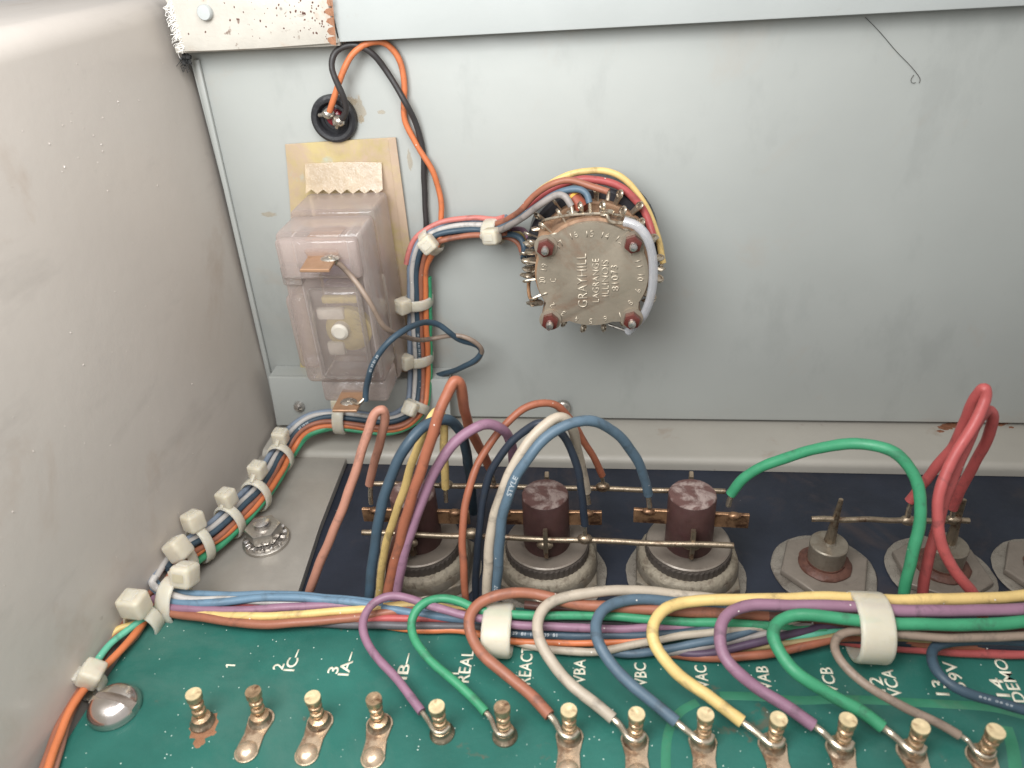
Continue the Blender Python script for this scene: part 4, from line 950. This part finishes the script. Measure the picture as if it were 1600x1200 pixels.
# ================================================================== METER
bp = [(445, 226), (530, 220), (618, 215), (628, 300), (641, 430), (650, 500), (668, 585), (640, 590), (470, 590), (458, 400), (452, 300)]
root = empty('brass_plate', aty(445, 590, BY), 'tarnished brass backing sheet behind the clear meter', 'plate')
bm = bmesh.new(); prism(bm, [aty(x, y, BY - .7) for x, y in bp], (0, .5, 0), 0.1, 1); link('sheet', bm, m_brass, root)
bm = bmesh.new(); prism(bm, [aty(x, y, BY - .95) for x, y in [(606, 218), (618, 215), (668, 585), (655, 585)]], (0, .3, 0), 0.05, 1); link('bent_edge', bm, m_brass, root)
bm = bmesh.new(); prism(bm, [aty(x, y, BY - 2.2) for x, y in [(618, 560), (668, 562), (674, 598), (622, 598)]], (0, 1.9, 0), 0.2, 1); link('foot', bm, m_lug, root)
# tape with a serrated end
ol = [(476, 256), (535, 253), (596, 254), (598, 295)]
zig = [(598 - k * 9.3, (303 if k % 2 else 296)) for k in range(0, 14)]
ol = [(476, 256), (535, 253), (596, 254)] + zig + [(478, 290)]
bm = bmesh.new()
vs = [bm.verts.new(aty(x, y, BY - 1.05 - (1.8 if y > 285 else 0.0))) for x, y in ol]
f = bm.faces.new(vs); r = bmesh.ops.extrude_face_region(bm, geom=[f])
for v in r['geom']:
    if isinstance(v, bmesh.types.BMVert): v.co.y += .12
o = link('tape', bm, m_tape); tag(o, 'aged clear tape with a serrated lower end above the meter', 'tape')

mx0, mx1 = -60.2, -43.4
MR = empty('panel_meter', ((mx0 + mx1) / 2, 150, 15), 'clear pinkish acrylic meter case with two brass lugs and a yellow movement inside', 'meter')
def mb(name, lo, hi, bev, mt, seg=3):
    bm = bmesh.new(); box(bm, lo, hi, bev, seg); return link(name, bm, mt, MR)
def xz(x, y, yy): p = aty(x, y, yy); return p.x, p.z
mb('case_back', (mx0, 138, 14.5), (mx1, 149.4, 52.5), .9, m_acryl)
mb('case_front', (mx0 + .3, 128.2, 19.5), (mx1, 138.1, 51.8), 1.2, m_acryl)
mb('side_column', (mx0 - 1.2, 129.4, 22), (mx0 + 3.2, 136, 38.5), 1.4, m_acryl)
mb('top_shoulder', (mx0 + .8, 126.6, 43.2), (mx1 - .6, 129, 51.0), .8, m_acryl)
mb('window', (mx0 + 4.6, 126.2, 21.2), (mx1 - 1.6, 128.8, 41.2), 1.2, m_frost)
mb('window_cavity', (mx0 + 5.6, 132.6, 23.0), (mx1 - 2.6, 136.5, 39.5), 1.0, m_acryl)
mb('shade_block', (mx0 + 4.4, 137, 36.5), (mx1 - 2.4, 141, 41.5), .5, m_innerl)  # block added as painted shade within the clear case
mb('inner_core', (mx0 + 4.0, 140.5, 19), (mx1 - 2.0, 146, 36), .6, m_innerw)
for fx in (mx0 + 3.4, mx1 - 1.2, mx1 - 3.2): mb('light_streak', (fx, 128.9, 20.5), (fx + .3, 137.6, 51), .1, m_streak, 1)  # thin pale strips added to imitate white refraction streaks in the case
mb('inner_strip', (mx0 + 5.0, 131, 49.2), (mx1 - 5.5, 137, 49.6), .1, m_lug)
mb('lower_foot', (mx0 + 3.0, 128.6, 14.8), (mx1 - .2, 137.5, 19.6), .7, m_acryl)
mb('upper_rim', (mx0 + .4, 127.4, 41.6), (mx0 + 4.2, 130, 45.6), .5, m_frost)
cxm = (mx0 + mx1) / 2 + 1.6
bm = bmesh.new(); lathe(bm, [(4.6, 0), (4.6, 1.6), (4.0, 2.0), (1.5, 2.0)], 30, (cxm + .6, 131.5, 31.0), 'y'); link('movement_disc', bm, m_innery, MR)
bm = bmesh.new(); lathe(bm, [(1.7, 0), (1.7, 3.0), (1.2, 3.4)], 20, (cxm - .6, 131, 31.5), 'y')
box(bm, (cxm - 5, 128.9, 33.6), (cxm + .5, 130.4, 36.0), .5); box(bm, (cxm - 4.2, 128.9, 25.6), (cxm - .6, 130.4, 28.6), .6)
link('movement_arm', bm, m_innerw, MR)
bm = bmesh.new(); box(bm, (cxm - 3.5, 129.2, 37.0), (cxm + 3.6, 130.6, 38.4), .3); link('movement_bridge', bm, m_innery, MR)
for (pl, zz, hole) in (([(475, 391), (478, 388), (528, 388), (529, 397), (514, 421), (468, 421), (482, 401)], 0, 0), ([(520, 638), (535, 608), (569, 610), (567, 622), (557, 641), (519, 641)], 1, 0)):
    z_ = 48.0 if zz == 0 else 17.2
    bm = bmesh.new(); prism(bm, [atz(x, y, z_) for x, y in pl], (0, 0, -.6), .12, 1)
    sp = atz(516, 404, z_) if zz == 0 else atz(545, 628, z_)
    lg = link('lug', bm, m_lug, MR)
    bm = bmesh.new(); blob(bm, sp, 1.4, (1.3, 1.0, .35)); lathe(bm, [(.5, 0), (.5, .6), (.1, .7)], 10, sp); link('solder_joint', bm, m_solder, lg) if False else link('solder_joint', bm, m_solder, MR)
yl0 = atz(520, 404, 48.0).y; yl1 = atz(565, 628, 17.5).y
P = [aty(*p) for p in [(526, 411, yl0), (533, 415, yl0 + .5), (550, 434, yl0 + 1), (571, 461, 124.5), (590, 494, 125), (606, 516, 126.5), (634, 527, 133), (672, 531, 140), (708, 524, 140), (735, 530, 140), (752, 543, 141), (750, 560, 143), (732, 571, 145), (700, 583, 148), (672, 590, 150)]]
wire(P, 'tan', .5, 'grey brown lead from the upper lug of the meter, twisting with the blue one', 'leads of the meter', name='lead', tips=[[atz(516, 404, 48.4), aty(522, 406, yl0), P[0] + (P[1] - P[0]) * .3]])
P = [aty(*p) for p in [(571, 626, yl1), (572, 605, yl1 + .5), (579, 578, 124.5), (592, 554, 124.5), (614, 528, 125.5), (640, 511, 130), (665, 504, 136), (685, 506, 138.5), (703, 520, 139), (720, 532, 141), (745, 540, 142), (753, 549, 142), (744, 561, 142), (722, 574, 143.5), (692, 585, 147), (674, 588, 150)]]
wire(P, 'dkblue', .62, 'blue lead with white print from the lower lug of the meter', 'leads of the meter', name='lead', tips=[[atz(550, 628, 17.5), atz(560, 632, 17.5), P[0] + (P[1] - P[0]) * .3]], prints=[("81 39 81 39", .12, .7)])

# ================================================================== ROTARY SWITCH
YF = 130.0
sc_ = aty(925, 431, YF)
SR = empty('rotary_switch', (sc_.x, BY, sc_.z), 'round metal backed rotary switch with stamped numbers and maroon corner nuts', 'rotary switch')
def lk(n, bm, mt, **k): return link(n, bm, mt, SR, **k)
def sp(x, z, y): return Vector((sc_.x + x, y, sc_.z + z))
NUT = [aty(x, y, YF) - sc_ for x, y in ((853, 384), (989, 378), (860, 499), (987, 497))]
NUT = [Vector((n.x, 0, n.z)) for n in NUT]
# cover outline: circle with four lobes
R0 = 10.15; out = []
for i in range(144):
    a = 2 * math.pi * i / 144; p = Vector((R0 * math.cos(a), 0, R0 * math.sin(a)))
    rr = R0
    for n_ in NUT:
        an = math.atan2(n_.z, n_.x); d = (a - an + math.pi) % (2 * math.pi) - math.pi
        ext = n_.length + 1.55 - R0
        rr += max(0, ext) * math.exp(-(d / .17) ** 4)
    out.append(Vector((rr * math.cos(a), 0, rr * math.sin(a))))
bm = bmesh.new(); prism(bm, [sc_ + p for p in out], (0, .9, 0), .28); lk('cover', bm, m_cover)
bm = bmesh.new(); lathe(bm, [(8, 0), (10.5, 0), (10.6, .4), (10.6, 6.8), (10.2, 7.2), (8, 7.2)][::1], 48, sp(0, 0, YF + 8.1), 'y'); lk('wafer', bm, m_phen)
bm = bmesh.new(); lathe(bm, [(6, 0), (10.9, 0), (11.1, .3), (11.1, 1.9), (10.8, 2.2), (6, 2.2)], 48, sp(0, 0, YF + 10.4), 'y'); lk('wafer', bm, m_phen)
bm = bmesh.new(); lathe(bm, [(12.6, 0), (13.0, .4), (13.0, 8.6), (12.4, 9.2), (6, 9.3)], 48, sp(0, 0, YF + 19.8), 'y'); lk('body', bm, m_black)
bm = bmesh.new(); lathe(bm, [(9.0, 0), (9.0, 3.0)], 40, sp(0, 0, BY - .02), 'y'); lk('bushing', bm, m_black)
# posts and nuts at the corners
sgr = m_phen
for n_ in NUT:
    bm = bmesh.new(); lathe(bm, [(1.75, 0), (1.75, 8.0), (1.6, 8.2)], 20, sc_ + n_ + Vector((0, 9.2, 0)), 'y'); lk('spacer', bm, m_phen)
    bm = bmesh.new(); ngon(bm, 1.62, 0.05, 1.8, 6, sc_ + n_, 'y', rot=.3, bev=.22); lk('nut', bm, m_rednut)
    bm = bmesh.new(); lathe(bm, [(2.1, .01), (2.1, .3), (1.2, .35)], 20, sc_ + n_, 'y'); lk('washer', bm, m_cover)
    bm = bmesh.new(); lathe(bm, [(.72, 1.8), (.7, 2.9), (.5, 3.2), (.05, 3.25)], 14, sc_ + n_, 'y'); lk('stud', bm, m_steel)
# solder lugs
def lug_bm():
    """local: lug sticks out along +x, eye at the end"""
    bm = bmesh.new()
    pts = [Vector((0, -.55, 0)), Vector((1.6, -.5, 0)), Vector((2.0, -.75, 0))]
    for k in range(9): a = -math.pi * .6 + math.pi * 1.2 * k / 8; pts.append(Vector((2.7 + .85 * math.cos(a), .85 * math.sin(a), 0)))
    pts += [Vector((2.0, .75, 0)), Vector((1.6, .5, 0)), Vector((0, .55, 0))]
    prism(bm, pts, (0, 0, .3), .08, 1)
    P = [Vector((2.6 + .62 * math.cos(a), .62 * math.sin(a), .32)) for a in [2 * math.pi * k / 14 for k in range(15)]]
    tube(bm, P, .2, n=6)
    return bm
lug0 = None
def lug(ang, y, r0=9.8, rot=0.0):
    global lug0
    if lug0 is None: lug0 = link('solder_lug', lug_bm(), m_smooth, SR, local=True); o = lug0
    else: o = inst(lug0, 'solder_lug', SR)
    d = Vector((math.cos(ang), 0, math.sin(ang)))
    loc = Vector((sc_.x, y, sc_.z)) + d * r0 - Vector((sc_.x, BY, sc_.z))
    tx = Vector((0, -1, 0)); up_ = d.cross(tx)
    # flat of the lug faces the viewer; slight random twist
    M = Matrix((d, up_, tx)).transposed().to_4x4() @ Matrix.Rotation(rot, 4, 'X') @ Matrix.Rotation(random.uniform(-.15, .15), 4, 'Z')
    M.translation = loc * S
    o.matrix_local = M
for k in range(20):
    a = math.radians(18 * k + 9)
    if k % 5 == 2 and k < 0: continue
    lug(a, YF + 2.8, rot=random.uniform(.9, 1.3))
    if math.sin(a) > -.2 and not (math.cos(a) > .75): lug(a + .08, YF + 9.0, 10.6, rot=random.uniform(.8, 1.3))
# solder blobs on the left stack
for (x, y, yy, r_) in ((830, 380, YF + 4, 1.2), (830, 393, YF + 4, 1.1), (828, 408, YF + 4, 1.2), (826, 420, YF + 4, 1.0), (824, 430, YF + 4, 1.05), (836, 473, YF + 3, 1.3), (1030, 420, YF + 8, .9), (1013, 470, YF + 5, 1.0), (895, 332, YF + 3, .9), (921, 335, YF + 3, 1.0), (948, 332, YF + 2, 1.1), (1021, 371, YF + 8, .9), (838, 358, YF + 7, .9)):
    bm = bmesh.new(); blob(bm, aty(x, y, yy), r_ * .85, (1.5, 1.0, .62), n=2, rough=.4); lk('solder_joint', bm, m_smooth)
# bare bus wire over the top of the wafer
P = smooth_path([aty(*p) for p in [(843, 352, YF + 5), (850, 344, YF + 3), (868, 340, YF + 2.6), (890, 336, YF + 2.4), (920, 334, YF + 2.2), (950, 334, YF + 2.2), (975, 338, YF + 2.6), (995, 343, YF + 3.4), (1005, 352, YF + 5)]], 5)
bm = bmesh.new(); tube(bm, P, .26, n=8); lk('bus_wire', bm, m_smooth)
P = smooth_path([aty(*p) for p in [(948, 332, YF + 1.8), (950, 342, YF + 1.0), (955, 347, YF + .2), (968, 348, YF - .4), (982, 349, YF - .6)]], 5)
bm = bmesh.new(); tube(bm, P, .34, n=8); lk('jumper_wire', bm, m_smooth)
P = smooth_path([aty(*p) for p in [(826, 440, YF + 5), (826, 455, YF + 4), (829, 468, YF + 3), (840, 475, YF + 2.5), (847, 474, YF + 3)]], 5)
bm = bmesh.new(); tube(bm, P, .36, n=8); lk('jumper_wire', bm, m_copper)
# resistor behind
a, b_ = aty(893, 306, YF + 6), aty(912, 327, YF + 4)
d = (b_ - a).normalized(); bm = bmesh.new(); tube(bm, [a, a + d * .3, b_ - d * .3, b_], 1.35, n=16); rs = lk('resistor', bm, m_resist)
bm = bmesh.new(); tube(bm, [a + d * .35, a + d * .9], 1.42, n=16); lk('resistor_band', bm, m_yband)
# clear sleeve
P = [aty(*p) for p in [(975, 346, YF - 1.0), (992, 351, YF - 1.4), (1008, 366, YF - 1.8), (1018, 392, YF - 1.6), (1021, 425, YF - 1), (1018, 458, YF - .4), (1009, 486, YF + .5), (997, 504, YF + 1.4), (981, 518, YF + 2.4)]]
PS = smooth_path(P, 8); bm = bmesh.new(); tube(bm, PS, .82, n=16)
sl = empty('sleeve', PS[0], 'clear plastic sleeve curving round the right side of the rotary switch', 'sleeve')
link('tube', bm, m_sleeve, sl)
bm = bmesh.new(); tube(bm, PS[::2], .26, n=8); link('inner_wire', bm, m_solder, sl)
bm = bmesh.new(); tube(bm, smooth_path([aty(950, 507, YF + 3), aty(965, 512, YF + 2.6), aty(981, 518, YF + 2.4)], 4), .28, n=8); lk('jumper_wire', bm, m_nut)
# stamped text
XR, ZR = Vector((1, 0, 0)), Vector((0, 0, 1))
def stamp(s, x0, y0, x1, y1, cap, off=0.0):
    """runs upwards, letter tops to the left"""
    A = aty(x0, y0, YF); B = aty(x1, y1, YF); L_ = (B - A).length; u = (B - A).normalized(); v = Vector((0, -1, 0)).cross(u).normalized()
    if v.x > 0: v = -v
    bm = flat_text(s, A + Vector((0, -.0, 0)), u, v, L_, cap, 1.0, off)
    # thickness along -y
    n = u.cross(v).normalized()
    for q in bm.verts:
        h = (q.co - A).dot(n); q.co -= n * h; q.co.y = YF + .05 - (.19 if abs(h) > .5 else 0)
    lk('lettering', bm, m_stamp, smooth=False)
stamp("GRAYHILL", 918, 480, 916, 396, 1.8, -.004)
stamp("LAGRANGE", 936, 472, 936, 404, 1.25, -.002)
stamp("ILLINOIS", 951, 463, 951, 406, 1.3, -.002)
stamp("81073", 967, 454, 965, 414, 1.3, -.002)
def num(s, x, y, ang, cap=1.15):
    A = aty(x, y, YF); u = Vector((math.cos(ang), 0, math.sin(ang))); v = Vector((-u.z, 0, u.x)); L_ = .62 * cap * len(s) * (0.9 if s != '1' else .5)
    bm = flat_text(s, A - u * L_ / 2 - v * cap / 2, u, v, L_, cap, 1.0, -.004); n = u.cross(v).normalized(); A0 = A
    for q in bm.verts:
        h = (q.co - A0).dot(n); q.co -= n * h; q.co.y = YF + .05 - (.17 if abs(h) > .5 else 0)
    lk('lettering', bm, m_stamp, smooth=False)
for s, x, y in (("16", 897, 367), ("15", 922, 365), ("14", 946, 368), ("13", 969, 375), ("17", 875, 381), ("12", 988, 392), ("18", 859, 397), ("11", 998, 412), ("19", 850, 417), ("10", 1001, 434), ("20", 847, 438), ("9", 997, 454),
                ("1", 851, 459), ("C", 864, 438), ("8", 985, 473), ("2", 863, 477), ("7", 969, 492), ("3", 880, 490), ("6", 946, 498), ("4", 901, 499), ("5", 923, 502)):
    p = aty(x, y, YF) - sc_; a = math.atan2(p.z, p.x)
    if s == 'C': a = math.pi
    num(s, x, y, a - math.pi / 2)

GW = 'wires soldered to the rotary switch'
def sw(pts, c, r_, label, tip=None):
    P = [aty(*p) for p in pts]; tips = [[P[-1] + (P[-2] - P[-1]) * .3, P[-1], aty(*tip)]] if tip else ()
    return wire(P, c, r_, label, GW, tips=tips)
sw([(778, 352, 147), (800, 344, 144), (822, 322, 143), (847, 296, 143), (878, 277, 143), (910, 267, 143), (942, 267, 143), (973, 278, 142.5), (1000, 306, 142), (1018, 342, 141), (1029, 378, 140), (1036, 411, 139)], 'yellow', .62, 'yellow wire arching over the top of the rotary switch', (1029, 421, 138.5))
sw([(778, 354, 146), (800, 346, 143), (825, 325, 141.5), (855, 300, 141), (885, 285, 141), (915, 279, 141), (950, 284, 141), (981, 301, 140.5), (1003, 326, 140), (1016, 352, 139), (1020, 368, 138)], 'red', .72, 'red wire arching under the yellow one over the rotary switch', (1021, 378, 138))
sw([(776, 350, 145), (800, 340, 141), (816, 327, 139), (833, 306, 138), (857, 289, 137), (885, 282, 136.5), (913, 288, 136), (940, 296, 135), (951, 300, 134.5)], 'brown', .6, 'brown wire ending at the top lug of the rotary switch', (949, 314, 133.5))
sw([(778, 357, 144.5), (805, 346, 140), (828, 330, 138), (855, 310, 136), (885, 297, 135), (906, 297, 134.5), (917, 305, 134), (921, 317, 133.5)], 'blue', .6, 'blue wire ending beside the small resistor on the rotary switch', (922, 332, 133))
sw([(778, 361, 143.5), (800, 351, 139), (822, 337, 136.5), (848, 316, 134.5), (870, 304, 134), (884, 308, 133.5), (893, 322, 133)], 'grey', .62, 'grey wire ending at the upper left lug of the rotary switch', (895, 333, 132.6))
sw([(780, 367, 146), (800, 366, 144), (813, 372, 143), (819, 388, 142), (818, 404, 140)], 'dkblue', .6, 'dark blue wire dropping to the left lugs of the rotary switch', (824, 412, 136))
sw([(780, 370, 147), (797, 372, 146), (810, 381, 145.5), (816, 398, 145)], 'brown', .5, 'thin brown wire below the dark blue one left of the switch')
sw([(780, 365, 147.5), (800, 362, 146.5), (814, 366, 146), (822, 378, 145)], 'yellow', .5, 'thin yellow wire left of the switch')
sw([(782, 362, 147), (802, 357, 145.5), (818, 358, 145), (826, 372, 143)], 'purple', .5, 'thin purple wire left of the switch')

# stray hair at top right
P = smooth_path([aty(x, y, BY - .25) for x, y in [(1352, 27), (1375, 50), (1400, 80), (1420, 100), (1431, 113), (1438, 124), (1436, 130)]], 6)
bm = bmesh.new(); tube(bm, P, .05, n=6); P = smooth_path([aty(x, y, BY - .25) for x, y in [(1428, 117), (1423, 124), (1425, 130), (1431, 129)]], 5); tube(bm, P, .045, n=6)
o = link('hair', bm, m_hair); tag(o, 'dark curved hair stuck to the top right of the back panel', 'hair')
